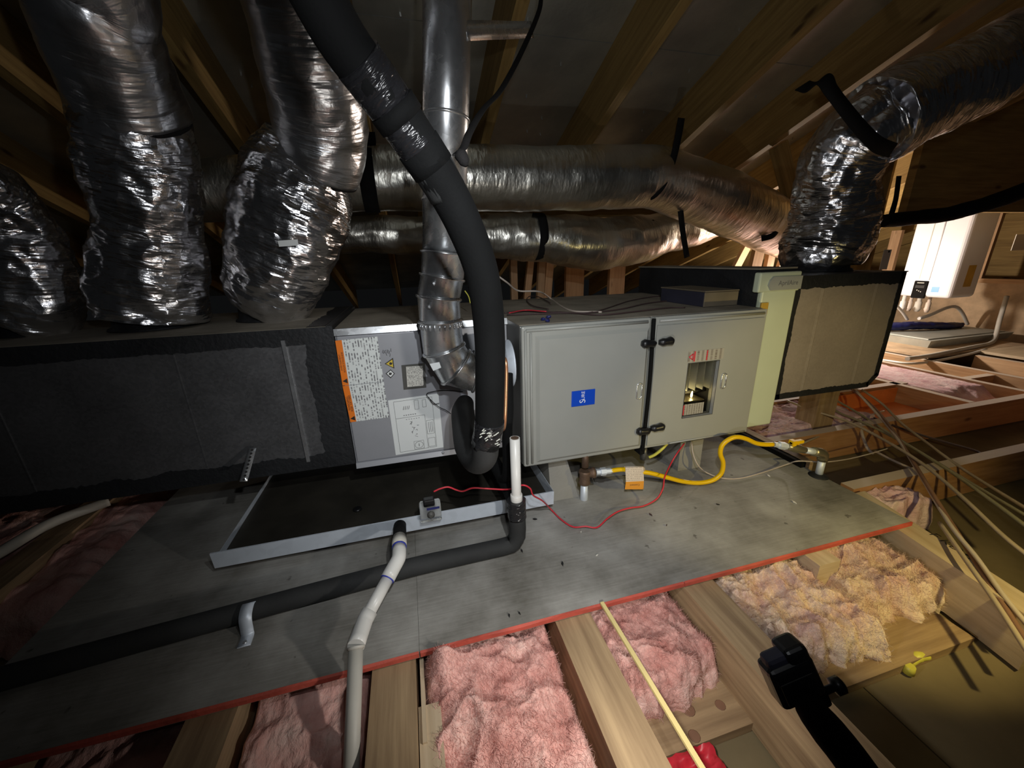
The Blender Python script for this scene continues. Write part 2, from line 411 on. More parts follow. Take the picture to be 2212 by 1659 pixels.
MAT['greyink'] = plain('grey_ink', (0.16, 0.16, 0.16), 0.6)
MAT['whiteink'] = plain('white_ink', (0.88, 0.9, 0.95), 0.5)
MAT['iron'] = plain('rusty_iron', (0.20, 0.13, 0.09), 0.6, 0.6, 0.35, 0.4, 120)
MAT['brass'] = plain('tarnished_brass', (0.42, 0.38, 0.26), 0.4, 0.9, 0.3)
MAT['cable'] = plain('tan_cable', (0.42, 0.34, 0.24), 0.55, 0, 0.2)
MAT['cablegreen'] = plain('olive_cable', (0.30, 0.28, 0.17), 0.55, 0, 0.2)
MAT['cablebrown'] = plain('brown_cable', (0.24, 0.13, 0.08), 0.55, 0, 0.2)
MAT['cabledark'] = plain('dark_cable', (0.06, 0.035, 0.035), 0.6, 0, 0.2)
MAT['cablewhite'] = plain('white_cable', (0.55, 0.47, 0.40), 0.5, 0, 0.15)
MAT['bluewire'] = plain('blue_wire', (0.02, 0.025, 0.13), 0.4)
MAT['styro'] = plain('grey_foam_block', (0.30, 0.29, 0.26), 0.9, 0, 0.1, 0.3, 150)
MAT['purple'] = plain('purple_ink', (0.16, 0.02, 0.05), 0.7)
MAT['paper'] = plain('white_paper', (0.80, 0.83, 0.82), 0.4, 0, 0.02)
MAT['beige'] = plain('beige_paper', (0.72, 0.70, 0.62), 0.5, 0, 0.02)
MAT['print'] = printed('printed_label', (0.78, 0.82, 0.80), (0.22, 0.22, 0.23), 13, 0.43, 4)
MAT['printb'] = printed('printed_small', (0.74, 0.72, 0.65), (0.22, 0.21, 0.2), 12, 0.45, 5)
MAT['printt'] = printed('printed_tag', (0.78, 0.68, 0.58), (0.5, 0.42, 0.36), 8, 0.4, 8)
MAT['printw'] = printed('printed_window', (0.40, 0.38, 0.33), (0.16, 0.13, 0.11), 8, 0.35, 9)
MAT['hazyellow'] = plain('hazard_yellow', (0.70, 0.52, 0.06), 0.4)
MAT['glasslab'] = plain('label_blue', (0.04, 0.28, 0.75), 0.4)
MAT['mustard'] = plain('mustard_label', (0.55, 0.34, 0.05), 0.5, 0, 0.2)
MAT['drywall'] = plain('drywall_paper', (0.22, 0.175, 0.10), 0.9, 0, 0.12, 0.1, 60, 0.1)
MAT['redpaint'] = plain('red_paint', (0.50, 0.085, 0.055), 0.7, 0, 0.3, 0.4, 90)
MAT['pink'] = fluff('pink_wool', (0.60, 0.26, 0.22), (0.84, 0.50, 0.44), (0.93, 0.68, 0.60))
MAT['pinky'] = fluff('buff_wool', (0.66, 0.42, 0.38), (0.80, 0.62, 0.50), (0.88, 0.74, 0.58))
MAT['plasticpink'] = fluff('pale_pink_wool', (0.62, 0.36, 0.40), (0.80, 0.58, 0.60), (0.9, 0.74, 0.74))
MAT['osb'] = plain('osb_board', (0.52, 0.38, 0.24), 0.85, 0, 0.25, 0.3, 60)
MAT['greypan'] = plain('grey_pan', (0.42, 0.44, 0.40), 0.55, 0.3, 0.12)
MAT['stickyellow'] = plain('pale_yellow_wood', (0.74, 0.60, 0.26), 0.6, 0, 0.1)
MAT['wellorange'] = plain('orange_lit_drywall', (0.80, 0.27, 0.07), 0.7, 0, 0.1)  # drywall colour with the orange light on it painted in
MAT['navy'] = plain('navy_box', (0.03, 0.03, 0.05), 0.6, 0, 0.2)
MAT['tanbox'] = plain('tan_box_cover', (0.20, 0.165, 0.115), 0.6, 0.2, 0.15)

def mat_platform():
    m, nt, b = newmat('grey_plywood')
    ob = coords(nt, 'Object'); gr = nodenoise(nt, coords(nt, 'Object', (3, 55, 1)), 3, 6, 0.65)
    st = nodenoise(nt, ob, 3.2, 6, 0.6)
    mx = N(nt, 'ShaderNodeMath', operation='MULTIPLY_ADD'); mx.inputs[1].default_value = 0.16; nt.links.new(gr, mx.inputs[0])
    s2 = N(nt, 'ShaderNodeMath', operation='MULTIPLY'); s2.inputs[1].default_value = 0.84; nt.links.new(st, s2.inputs[0]); nt.links.new(s2.outputs[0], mx.inputs[2])
    col = ramp(nt, mx.outputs[0], [(0.36, (0.14, 0.132, 0.112)), (0.48, (0.26, 0.25, 0.225)), (0.62, (0.40, 0.39, 0.36))])
    sp = ramp(nt, nodenoise(nt, ob, 34, 3, 0.5), [(0.235, (0.25, 0.23, 0.22)), (0.29, (1, 1, 1))])
    mi = N(nt, 'ShaderNodeMix', data_type='RGBA', blend_type='MULTIPLY'); mi.inputs[0].default_value = 0.75
    nt.links.new(col, mi.inputs[6]); nt.links.new(sp, mi.inputs[7]); nt.links.new(mi.outputs[2], b.inputs['Base Color'])
    b.inputs['Roughness'].default_value = 0.8
    bump(nt, b, gr, 0.2, 0.003); return m
MAT['platform'] = mat_platform()
def mat_sheath():
    m, nt, b = newmat('foil_faced_sheathing')
    ob = coords(nt, 'Object'); f = nodenoise(nt, ob, 4, 5); g = nodenoise(nt, ob, 40, 4)
    nt.links.new(ramp(nt, f, [(0.3, (0.42, 0.43, 0.40)), (0.7, (0.68, 0.69, 0.62))]), b.inputs['Base Color'])
    b.inputs['Metallic'].default_value = 0.7; b.inputs['Roughness'].default_value = 0.45
    bump(nt, b, g, 0.3, 0.004); return m
MAT['sheath'] = mat_sheath()
def mat_glass(name, tint=(1, 1, 1), rough=0.02):
    m, nt, b = newmat(name); b.inputs['Transmission Weight'].default_value = 1.0; b.inputs['Base Color'].default_value = (*tint, 1)
    b.inputs['Roughness'].default_value = rough; b.inputs['IOR'].default_value = 1.2; return m
MAT['glass'] = mat_glass('sight_glass', (0.9, 0.88, 0.8))
MAT['clear'] = mat_glass('clear_plastic', (0.93, 0.95, 0.97), 0.08)
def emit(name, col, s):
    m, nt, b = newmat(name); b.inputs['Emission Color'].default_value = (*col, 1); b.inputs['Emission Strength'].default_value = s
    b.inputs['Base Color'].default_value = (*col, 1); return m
MAT['flame'] = emit('reflection_glow', (1.0, 0.80, 0.38), 26)  # emissive stand-in for a torch reflection in the sight glass

# ================================================================== THE SETTING
def struct(name): 
    o = bpy.data.objects.new(name, None); C.objects.link(o); o['kind'] = 'structure'; return o
class ST(T):
    def __init__(s, name): s.o = struct(name); s.loc = V((0, 0, 0))

# roof: rafters run along y and fall away from the camera; foil faced sheathing on top
SL = 0.333; Z0 = 2.0; RH = 0.22
zr = lambda y: Z0 - SL * y
roof = ST('ceiling')
Y0, Y1 = -0.7, 5.2
RX = [-2.22, -1.69, -1.16, -0.63, -0.10, 0.43, 0.95, 1.48, 2.01, 2.54, 3.07, 3.60, 4.13, 4.66, 5.2, 5.8]
for x in RX:
    m = M(); a, b = x - 0.021, x + 0.021
    m.hexa([(a, Y0, zr(Y0)), (b, Y0, zr(Y0)), (b, Y1, zr(Y1)), (a, Y1, zr(Y1)),
            (a, Y0, zr(Y0) + RH), (b, Y0, zr(Y0) + RH), (b, Y1, zr(Y1) + RH), (a, Y1, zr(Y1) + RH)], 1)
    roof.part('rafter', m, MAT['rafter'])
ys = [-0.7, 0.55, 1.77, 2.99, 4.21, 5.2]
for i in range(5):
    for j, (xa, xb) in enumerate(((-3.0, -0.63), (-0.627, 1.477), (1.483, 3.597), (3.603, 6.2))):
        a, b = ys[i] + 0.002, ys[i + 1] - 0.002; m = M()
        m.hexa([(xa, a, zr(a) + RH), (xb, a, zr(a) + RH), (xb, b, zr(b) + RH), (xa, b, zr(b) + RH),
                (xa, a, zr(a) + RH + .012), (xb, a, zr(a) + RH + .012), (xb, b, zr(b) + RH + .012), (xa, b, zr(b) + RH + .012)])
        roof.part('sheathing_panel', m, MAT['sheath'])
# roofing nail tips poking through the sheathing
m = M(); rn = random.Random(3)
for _ in range(130):
    x = rn.uniform(-0.9, 3.0); y = rn.uniform(0.7, 2.4); z = zr(y) + RH
    m.prism([V((x, y, z + .001)), V((x + .006, y, z + .001)), V((x + .003, y + .006, z + .001))], (rn.uniform(-.004, .004), rn.uniform(-.004, .004), -.014))
roof.part('nail_tips', m, MAT['galv'], kind='stuff')

# floor: drywall of the room below, joists, top plate
fl = ST('floor')
for xa, xb in ((-3.0, -0.30), (-0.297, 0.92), (0.923, 2.14), (2.143, 6.2)):
    fl.part('drywall_panel', M().box((xa, -0.9, -0.185), (xb, 5.2, -0.172)), MAT['drywall'])
JW = 0.044
for i, x in enumerate((-1.19, -0.80, -0.445, -0.11, 0.298, 0.648)):
    fl.part('joist', M().box((x - JW, -0.35, -0.165), (x + JW, 2.3, -0.02), 1), MAT['joist'])
fl.part('joist', M().box((1.035 - .036, 0.60, -0.165), (1.035 + .038, 2.3, -0.02), 1), MAT['board'])
fl.part('joist', M().hexa([(1.292, .33, -.16), (1.362, .33, -.16), (1.484, .82, -.16), (1.400, .82, -.16), (1.292, .33, -.02), (1.362, .33, -.02), (1.484, .82, -.02), (1.400, .82, -.02)], 1), MAT['board'])
fl.part('top_plate', M().box((-2.5, 0.405, -0.171), (1.285, 0.52, -0.145), 0), MAT['joist'])
fl.part('top_plate', M().box((1.36, 0.30, -0.171), (3.4, 0.42, -0.155), 0), MAT['joist'])
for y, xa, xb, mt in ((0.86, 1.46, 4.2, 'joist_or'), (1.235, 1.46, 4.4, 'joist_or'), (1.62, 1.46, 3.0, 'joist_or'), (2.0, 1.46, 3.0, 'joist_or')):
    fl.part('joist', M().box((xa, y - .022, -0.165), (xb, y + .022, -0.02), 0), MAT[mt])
for x, ya, yb in ((2.92, 1.26, 3.2), (3.42, 1.26, 3.2), (3.75, 1.26, 3.2), (4.25, 1.26, 1.9), (4.75, .3, 1.9), (5.3, .3, 1.9)):
    fl.part('joist', M().box((x - .022, ya, -0.165), (x + .022, yb, -0.02), 1), MAT['stud'])
fl.part('blocking', M().box((3.45, 1.55, -.165), (3.73, 1.59, -.03), 0), MAT['stud'])
fl.part('blocking', M().box((3.78, 1.40, -.165), (4.22, 1.44, -.03), 0), MAT['stud'])
# drywall box between the far joists, orange light put into its colour
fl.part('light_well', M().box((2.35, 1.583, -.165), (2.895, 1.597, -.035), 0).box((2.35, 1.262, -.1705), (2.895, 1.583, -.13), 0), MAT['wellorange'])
for px, py, r in ((1487, 1533, .014), (1556, 1523, .011), (1647, 1521, .010), (1500, 1590, .012)):
    q = P(px, py, z=-.145); fl.part('knot', M().lathe([(0, r), (.0006, r * .9)], q, (0, 0, 1), 12), MAT['cablebrown'])
# pale scraps on and beside the joist at the platform's near edge
fl.part('scab_board', M().box((-0.064, 0.10, -0.12), (-0.022, 0.555, -0.035), 1), MAT['board'])
fl.part('lath', M().box((-0.058, 0.49, -0.05), (-0.050, 0.66, -0.03), 1), MAT['board'])

wl = ST('wall_back')
for x0 in (4.95, 5.35, 5.75):
    wl.part('stud', M().box((x0, 3.05, -.02), (x0 + .04, 3.14, zr(3.1))), MAT['stud'])
wl.part('osb_panel', M().box((3.2, 3.14, -.1), (6.2, 3.16, 0.55)), MAT['osb'])
wr_ = ST('wall_right')
wr_.part('osb_panel', M().box((5.30, 0.6, -.1), (5.33, 3.14, 0.50)), MAT['osb'])
for y0 in (0.9, 1.3, 1.7, 2.1, 2.5, 2.9):
    wr_.part('stud', M().box((5.26, y0, 0.5), (5.30, y0 + .09, zr(y0)), 2), MAT['stud'])
wr_.part('plate', M().box((5.24, .6, .46), (5.34, 3.14, .50), 1), MAT['stud'])
wr_.part('sheathing_panel', M().box((5.9, .2, -.1), (5.92, 4.2, 1.9)), MAT['rafter'])

# timber standing between the ducts and the water heater
tr = ST('trim_1')
tr.part('post', M().box((2.36, 1.62, -.02), (2.45, 1.66, zr(1.62)), 2), MAT['rafter'])
tr.part('post', M().box((2.62, 1.80, -.02), (2.74, 1.84, zr(1.8)), 2), MAT['rafter'])
tr.part('strongback', M().box((2.75, 1.70, .985), (5.2, 1.74, zr(1.72) + RH - .01), 0), MAT['rafter'])  # top raised up to the sheathing to block the bulb from the roof
tr.part('purlin', M().box((0.1, 2.30, 1.02), (3.0, 2.34, 1.12), 0), MAT['rafter'])
tr.part('brace', M().beam((2.05, 1.95, 1.35), (2.5, 1.95, .6), .09, .04, (0, 1, 0)), MAT['rafter'])
# short posts under the plenum, web studs far behind the furnace
tr2 = ST('trim_2')
tr2.part('post', M().box((1.86, 1.30, -.10), (1.98, 1.40, .255), 2), MAT['joist'])
for (px, yy, w_, lean) in ((1110, 2.9, .05, .0), (1135, 3.0, .05, .06), (1165, 2.8, .05, .03), (1180, 3.0, .06, .04), (1240, 3.1, .16, 0), (1330, 3.0, .14, 0), (1590, 3.0, .07, .25), (1620, 2.8, .10, .04), (1650, 2.8, .07, .02), (1667, 3.0, .06, .12), (1560, 3.2, .07, .22)):
    b = P(px, 620, y=yy); x = b.x
    tr2.part('web_stud', M().beam((x - lean, yy, -.05), (x + lean * 1.2, yy, zr(yy)), w_, .04, (0, 1, 0)), MAT['stud'])

# ================================================================== THE PLATFORM
pf = T('plywood_platform', 'grey painted plywood platform with a red front edge under the furnace', 'platform', (0.3, 1.2, -.018))
for xa, xb, yb in ((-0.91, -0.0558, 1.95), (-0.0552, 1.405, 1.95)):
    m = M()
    m.box((xa, 0.642, -0.018), (xb, yb, 0.0), 0)
    pf.part('plywood_sheet', m, MAT['platform'])
for xa, xb, dz in ((-0.91, -0.057, 0), (-0.054, 0.60, 0.001), (0.602, 1.405, 0.0)):
    m = M(); n = int((xb - xa) / .02); top = []; 
    for i in range(n):
        x0 = xa + (xb - xa) * i / n; x1 = xa + (xb - xa) * (i + 1) / n
        h0 = .010 + .006 * nz(x0 * 9, 1); h1 = .010 + .006 * nz(x1 * 9, 1)
        m.hexa([(x0, .638, -.015 + h0 * .25), (x1, .638, -.015 + h1 * .25), (x1, .6425, -.017), (x0, .6425, -.017), (x0, .638, -.012 + h0), (x1, .638, -.012 + h1), (x1, .6425, .0006), (x0, .6425, .0006)])
    pf.part('painted_edge', m, MAT['redpaint'], 'red painted front edge')
pf.part('edge_strip', M().box((1.408, 0.98, -.02), (1.445, 1.95, .022), 1), MAT['joist'])
pf.part('edge_shadow', M().box((1.385, 0.98, 0.0), (1.408, 1.95, .020), 1), MAT['blackr'])  # black strip put in for the shadow along the edge strip
# debris lying on the plywood
rn = random.Random(11)
for i, (px, py, s_, mt) in enumerate(((1215, 1218, .010, 'black'), (1127, 1190, .008, 'black'), (1155, 1122, .008, 'black'), (1660, 1028, .009, 'beige'), (1715, 1085, .010, 'beige'), (1405, 1112, .008, 'cabledark'), (1440, 1135, .005, 'cabledark'), (1100, 1330, .006, 'black'), (1122, 1325, .005, 'black'), (1550, 1090, .006, 'black'), (1290, 1200, .005, 'beige'), (1255, 1150, .005, 'beige'))):
    p = P(px, py, z=0.002); a = rn.uniform(0, 3); d = V((math.cos(a), math.sin(a), 0)); e = V((-d.y, d.x, 0))
    pf.part('debris', M().prism([p - d * s_, p + e * s_ * .35, p + d * s_ * .8, p - e * s_ * .3], (0, 0, .003)), MAT[mt])

# ================================================================== GLASS WOOL BATTS
def batt(label, x0, x1, y0, y1, ztop, amp, mat, seed, front=None, nu=90, nv=90, name='insulation_batt', fs=1.0, fold=1.0, puff=None, zb=-0.168, fuzz=0):
    def fn(u, v):
        x = x0 + (x1 - x0) * u; 
        yf = y0 + (front(u) if front else 0) + .018 * fbm(u * 5 * fs, seed, 0, 3)
        y = yf + (y1 - yf) * v
        e = min(1, (min(u, 1 - u) / .10)) ; e = 1 - (1 - e) ** 2.4
        ef = min(1, v / .17); ef = 1 - (1 - ef) ** 2.2
        h = e * ef
        big = fbm(x * 7 * fs + seed, y * 7 * fs, seed, 3)
        wx = x + .03 * nz(y * 9, x * 9, seed); wy = y + .03 * nz(x * 11, y * 7, seed + 2); rid = 1 - (abs(fbm(wx * 9 * fs + 5 + seed, wy * 13 * fs, seed * 2, 2)) * 1.9) ** .7
        fine = fbm(x * 34 * fs, y * 40 * fs, seed, 4)
        z = zb + (ztop - zb) * h + amp * (0.6 * big + 0.42 * fold * rid - .2) * (.25 + .75 * h) + amp * .20 * fine
        if puff:
            d = ((x - puff[0]) ** 2 + (y - puff[1]) ** 2) / puff[2] ** 2; z += puff[3] * math.exp(-d)
        if y > 0.63: z = min(z, -0.024)
        x += .35 * amp * fbm(y * 30, z * 20, seed, 3) * (1 - e); y -= .5 * amp * fbm(x * 28, z * 25, seed + 4, 3) * (1 - ef)
        return (x, y, max(z, zb))
    m = M().grid(fn, nu, nv)
    o = solo(name, m, MAT[mat], label, 'insulation', 'glass wool batts between the joists')
    if fuzz:
        rf = random.Random(int(seed * 10)); h = M()
        for _ in range(fuzz):
            u = rf.uniform(.02, .98); v = rf.uniform(.01, .85); p = V(fn(u, v)); q = V(fn(u + .01, v)); t = V(fn(u, v + .01))
            nn = (q - p).cross(t - p)
            if nn.length < 1e-9: continue
            nn.normalize(); a = rf.uniform(0, 2 * PI); d = ((q - p).normalized() * math.cos(a) + (t - p).normalized() * math.sin(a)).normalized()
            L = rf.uniform(.006, .018); w_ = nn.cross(d) * rf.uniform(.00025, .0005); lift = rf.uniform(.15, .7); cu = nn.cross(d) * rf.uniform(-.5, .5)
            b = len(h.v)
            for k in range(4):
                s_ = k / 3; c = p + d * (L * s_) + nn * (L * lift * math.sin(s_ * 2.2) * .6 + .0004) + cu * (L * s_ * s_)
                h.v += [c - w_ * (1 - .7 * s_), c + w_ * (1 - .7 * s_)]
            for k in range(3): h.face((b + 2 * k, b + 2 * k + 1, b + 2 * k + 3, b + 2 * k + 2), None, True)
        f = link('loose_fibres', h.mesh('loose_fibres', V(o.location)), MAT[mat], o); f['kind'] = 'stuff'
    return o
batt('pink glass wool batt right of the wide joist beside the white drain pipe', -0.062, 0.252, 0.36, 0.70, -0.045, .045, 'pink', 1.3, lambda u: .06 * (1 - u) - .02, puff=(-.01, .615, .035, .045), fuzz=9000)
batt('pink glass wool batt crossed by the thin pale yellow stick', 0.345, 0.602, 0.455, 0.70, -0.052, .042, 'pink', 4.7, lambda u: .03 * u, fuzz=7000)
batt('pink and buff glass wool batt left of the short cut joist end', 0.698, 1.03, 0.44, 0.70, -0.055, .05, 'pinky', 7.1, lambda u: -.02 + .05 * (1 - u), 130, 130, fs=1.15, fold=.8, fuzz=9000)
batt('yellow lit ragged glass wool batt beside the joist with black handwriting', 1.03, 1.345, 0.475, 0.70, -0.060, .05, 'pinky', 9.4, lambda u: .03 - .03 * u, 130, 130, fs=1.25, fold=.8, fuzz=9000)
batt('pink glass wool batt left of the white drain pipe at bottom edge', -0.40, -0.156, 0.20, 0.70, -0.055, .03, 'pink', 12.2)
batt('dim pink glass wool batt in the bottom left corner', -0.755, -0.49, 0.20, 0.70, -0.06, .03, 'pink', 14.8)
batt('dim pink glass wool beyond the left end of the platform', -1.75, -0.96, 1.05, 1.75, -0.04, .04, 'pink', 17.5, fs=.7)
batt('pale pink wool strip in the far bay behind the plenum', 2.95, 3.39, 1.28, 2.9, -0.005, .04, 'plasticpink', 21.5, nu=60, nv=110, fs=.9)
batt('pale pink wool in the bay below the plenum corner', 1.50, 2.33, 1.27, 1.59, -0.03, .04, 'plasticpink', 23.5, fs=.8)
batt('pink wool scrap at the right end of the platform', 1.47, 1.72, 0.74, 0.835, -0.04, .03, 'plasticpink', 25.5, nu=40, nv=40, fs=1.5)

# ================================================================== SUPPLY TRUNK DUCT (left)
def ragged_strip(p0, p1, q, wid, seed, off, jag=.012):
    """strip from p0 to p1 in a plane, one edge straight, other edge (towards q) brushed ragged; thickness off."""
    p0 = V(p0); p1 = V(p1); q = V(q).normalized(); L = (p1 - p0).length; n = max(12, int(L / .006))
    m = M(); b = 0; pts = []
    for i in range(n + 1):
        t = i / n; w_ = wid + jag * fbm(t * L * 9, seed, 0, 3) + jag * .6 * nz(t * L * 90, seed)
        pts.append((p0.lerp(p1, t), p0.lerp(p1, t) + q * max(w_, .004)))
    for i in range(n):
        a, c = pts[i]; d, e = pts[i + 1]
        k = len(m.v); m.v += [a, d, e, c, a + V(off), d + V(off), e + V(off), c + V(off)]
        m.face((k + 4, k + 5, k + 6, k + 7)); m.face((k + 3, k + 7, k + 6, k + 2)); m.face((k, k + 1, k + 5, k + 4))
    return m
TX0, TX1, TY0, TY1, TZ0, TZ1 = -1.75, -0.236, 1.20, 1.74, 0.18, 0.622
tk = T('supply_trunk_duct', 'long galvanised supply trunk duct with black sealant edges on the left', 'duct', ((TX0 + TX1) / 2, 1.47, TZ0))
tk.part('duct_body', M().box((TX0, TY0, TZ0), (TX1, TY1, TZ1 - .001), 0), MAT['galv_duct'])
tk.part('top_panel', M().box((TX0, TY0 - .001, TZ1 - .001), (TX1, TY1, TZ1 + .001), 0), MAT['dust'])
tk.part('sealant_band', ragged_strip((TX0, TY0 - .001, TZ1), (TX1, TY0 - .001, TZ1), (0, 0, -1), .045, 2, (0, -.002, 0), .006), MAT['mastic'], 'black brushed sealant')
tk.part('sealant_band', ragged_strip((TX0, TY0 - .001, TZ0), (TX1, TY0 - .001, TZ0), (0, 0, 1), .050, 5, (0, -.002, 0)), MAT['mastic'], 'black brushed sealant')
tk.part('sealant_band', ragged_strip((TX1, TY0 - .001, TZ0), (TX1, TY0 - .001, TZ1), (-1, 0, 0), .066, 8, (0, -.003, 0), .010), MAT['mastic'], 'black brushed sealant')
tk.part('sealant_band', ragged_strip((TX1 - .002, TY0 - .003, TZ1 + .001), (TX1 - .002, TY1, TZ1 + .001), (-1, 0, 0), .05, 11, (0, 0, .002)), MAT['mastic'])
for x in (-0.352, -0.62, -1.02):
    w_ = .010 if x > -.4 else .003
    tk.part('seam', M().box((x - w_ / 2, TY0 - (.007 if x > -.4 else .002), TZ0 + .03), (x + w_ / 2, TY0, TZ1 - .03), 2), MAT['galv'] if x > -.4 else MAT['galv_duct'])
tk.part('end_flange', M().box((TX1, TY0 - .004, TZ0), (-0.219, TY1, TZ1 + .002)), MAT['mastic'])

# perforated hanger strap in front of the trunk
m = M(); a = P(546, 968, y=1.185); b = P(526, 1040, y=1.10); d = (b - a); n = 9
u = d.normalized(); sd = u.cross(V((0, 1, 0))).normalized()
m.ribbon([a, a.lerp(b, .5), b], sd, .019, .0012, 4)
pst = solo('perforated_strap', m, MAT['galv'], 'short perforated steel strap hanging from the trunk duct behind the drain pan', 'strap')
hm = M(); nn = u.cross(sd).normalized()
for i in range(n):
    c = a.lerp(b, (i + .5) / n) - V((0, .001, 0)); hm.lathe([(-.0006, .0035), (.0006, .0035)], c, nn, 8)
ho = link('punched_holes', hm.mesh('punched_holes', V(pst.location)), MAT['ink'], pst)

# ================================================================== EVAPORATOR COIL CABINET
KX0, KX1, KY0, KY1, KZ0, KZ1 = -0.217, 0.297, 1.20, 1.74, 0.163, 0.612
ck = T('coil_cabinet', 'grey steel coil cabinet with orange warning labels between duct and furnace', 'coil cabinet', ((KX0 + KX1) / 2, 1.47, KZ0))
ck.part('casing', M().box((KX0, KY0 + .004, KZ0), (KX1, KY1, KZ1 - .001)), MAT['cabgrey'])
ck.part('top_panel', M().box((KX0, KY0, KZ1 - .001), (KX1, KY1, KZ1 + .001), 0), MAT['dust'])
ck.part('access_panel', bevbox((KX0 + .004, KY0 - .004, KZ0 + .020), (KX1 - .002, KY0 + .006, KZ1 - .020), .003), MAT['cabgrey'])
ck.part('top_lip', M().prism([(KX0, KY0 - .010, KZ1 - .017), (KX0, KY0 + .004, KZ1 - .019), (KX0, KY0 + .004, KZ1 + .002), (KX0, KY0 - .006, KZ1 + .002)], (KX1 - KX0, 0, 0)), MAT['galv'])
ck.part('bottom_lip', M().prism([(KX0, KY0 - .012, KZ0 + .002), (KX0, KY0 + .004, KZ0), (KX0, KY0 + .004, KZ0 + .020), (KX0, KY0 - .006, KZ0 + .018)], (KX1 - KX0, 0, 0)), MAT['cabgrey'])
FY = KY0 - .0045
def quadlabel(px4, y, th=.0008, rot=True):
    """thin sheet whose four picture corners (tl,tr,br,bl) lie on the plane y; UV rows run up the sheet when rot."""
    q = [P(*p, y=y) for p in px4]; m = M(); n = V((0, -th, 0)); b = 0
    m.v += q + [p + n for p in q]
    uv = [(1, 0), (1, 1), (0, 1), (0, 0)] if rot else [(0, 1), (1, 1), (1, 0), (0, 0)]
    m.face((4, 7, 6, 5), [uv[0], uv[3], uv[2], uv[1]])
    for i in range(4):
        j = (i + 1) % 4; m.face((i, i + 4, j + 4, j))
    return m, q
wl_o = []
for (tl, tr_, br, bl) in (((724, 736), (815, 727), (829, 824), (740, 833)), ((740, 834), (829, 825), (841, 901), (757, 912))):
    f = .155
    tlm = (tl[0] + (tr_[0] - tl[0]) * f, tl[1] + (tr_[1] - tl[1]) * f); blm = (bl[0] + (br[0] - bl[0]) * f, bl[1] + (br[1] - bl[1]) * f)
    m, q = quadlabel((tlm, tr_, br, blm), FY); lab = ck.part('warning_label', m, MAT['print'], 'white warning label with small print')
    m, q2 = quadlabel((tl, tlm, blm, bl), FY); ck.part('label_band', m, MAT['orange'], 'orange warning band', lab)
    wl_o.append((q2, lab))
def onband(q2, s_, t_): # s_ across (0 left..1 right), t_ up from bottom
    return (q2[3].lerp(q2[2], s_)).lerp(q2[0].lerp(q2[1], s_), t_) + V((0, -.0014, 0))
for (q2, lab), lines in zip(wl_o, ((('AVERTISSEMENT', .30, .52, .0068), ("RISQUE D'INCENDIE", .72, .52, .0068)), (('WARNING', .34, .52, .0095), ('RISK OF FIRE', .74, .52, .0095)))):
    up = (q2[0] - q2[3]).normalized(); ac = -(q2[2] - q2[3]).normalized()
    for txt, s_, t_, sz in lines:
        ck.part('lettering', text(txt, onband(q2, s_, t_), up, ac, sz), MAT['ink'], None, lab)
    c = onband(q2, .55, .10); r = .0075
    ck.part('alert_triangle', M().prism([c - ac * r * .8 - up * r, c - ac * r * .8 + up * r, c + ac * r], (0, -.0004, 0)), MAT['ink'], None, lab)
# hazard pictograms
def pxq(pts, y): return [P(*p, y=y) for p in pts]
hz = ck.part('hazard_sign', M().prism(pxq([(831, 786), (849, 773), (852, 796)], FY), (0, -.0006, 0)), MAT['ink'], 'yellow flammable gas triangle')
ck.part('hazard_face', M().prism(pxq([(834, 786), (847.5, 776.5), (849.5, 793.5)], FY - .0007), (0, -.0004, 0)), MAT['hazyellow'], None, hz)
def flame(px, py, k, y):
    return M().prism(pxq([(px - 3 * k, py + 1.5 * k), (px - 2.4 * k, py - 1.2 * k), (px - .4 * k, py - 2.6 * k), (px + .2 * k, py - .8 * k), (px + 2.0 * k, py - 2.2 * k), (px + 2.6 * k, py + .6 * k), (px + 1.0 * k, py + 2.4 * k), (px - 1.4 * k, py + 2.6 * k)], y), (0, -.0003, 0))
ck.part('flame_mark', flame(844.5, 785, 1.25, FY - .0012), MAT['ink'], None, hz)
hd = ck.part('hazard_sign', M().prism(pxq([(833, 807), (844, 798), (853, 807), (844, 817)], FY), (0, -.0006, 0)), MAT['ink'], 'white diamond flammable gas sign')
ck.part('hazard_face', M().prism(pxq([(835.5, 807), (844, 800.2), (850.8, 807), (844, 814.6)], FY - .0007), (0, -.0004, 0)), MAT['paper'], None, hd)
ck.part('flame_mark', flame(843.5, 807, 1.2, FY - .0012), MAT['ink'], None, hd)
# small handwritten scribble above the signs
m = M(); rs = random.Random(5); px = 826
for i in range(9):
    x0 = 826 + i * 2.4; y0 = 762 + rs.uniform(-3, 3)
    a = P(x0, y0, y=FY - .0006); b = P(x0 + rs.uniform(-1, 3), y0 + rs.choice((-7, 7)), y=FY - .0006); m.tube([a, (a + b) / 2, b], .0006, 5, n=2)
ck.part('handwriting', m, MAT['ink'])
# rating label on a darker patch, wiring diagram sheet
m, _ = quadlabel(((867, 789), (918, 784), (921, 837), (872, 842)), FY - .0002, .0006); pl_ = ck.part('rating_backing', m, MAT['sidegrey'])
m, _ = quadlabel(((877, 792), (913, 790), (915, 833), (880, 836)), FY - .0008, .0006); ck.part('rating_label', m, MAT['printb'], 'cream rating label', pl_)
m, qd = quadlabel(((838, 865), (947, 850), (958, 966), (855, 983)), FY, .0008); ds = ck.part('diagram_sheet', m, MAT['paper'], 'white wiring diagram sheet')
def onsheet(u_, v_): return (qd[3].lerp(qd[2], u_)).lerp(qd[0].lerp(qd[1], u_), v_) + V((0, -.0012, 0))
def linepath(pts, r=.0005, close=False):
    m = M(); p = [onsheet(*q) for q in pts]
    if close: p.append(p[0])
    for a, b in zip(p, p[1:]): m.tube([a, b], r, 4, n=1)
    return m
dm = M()
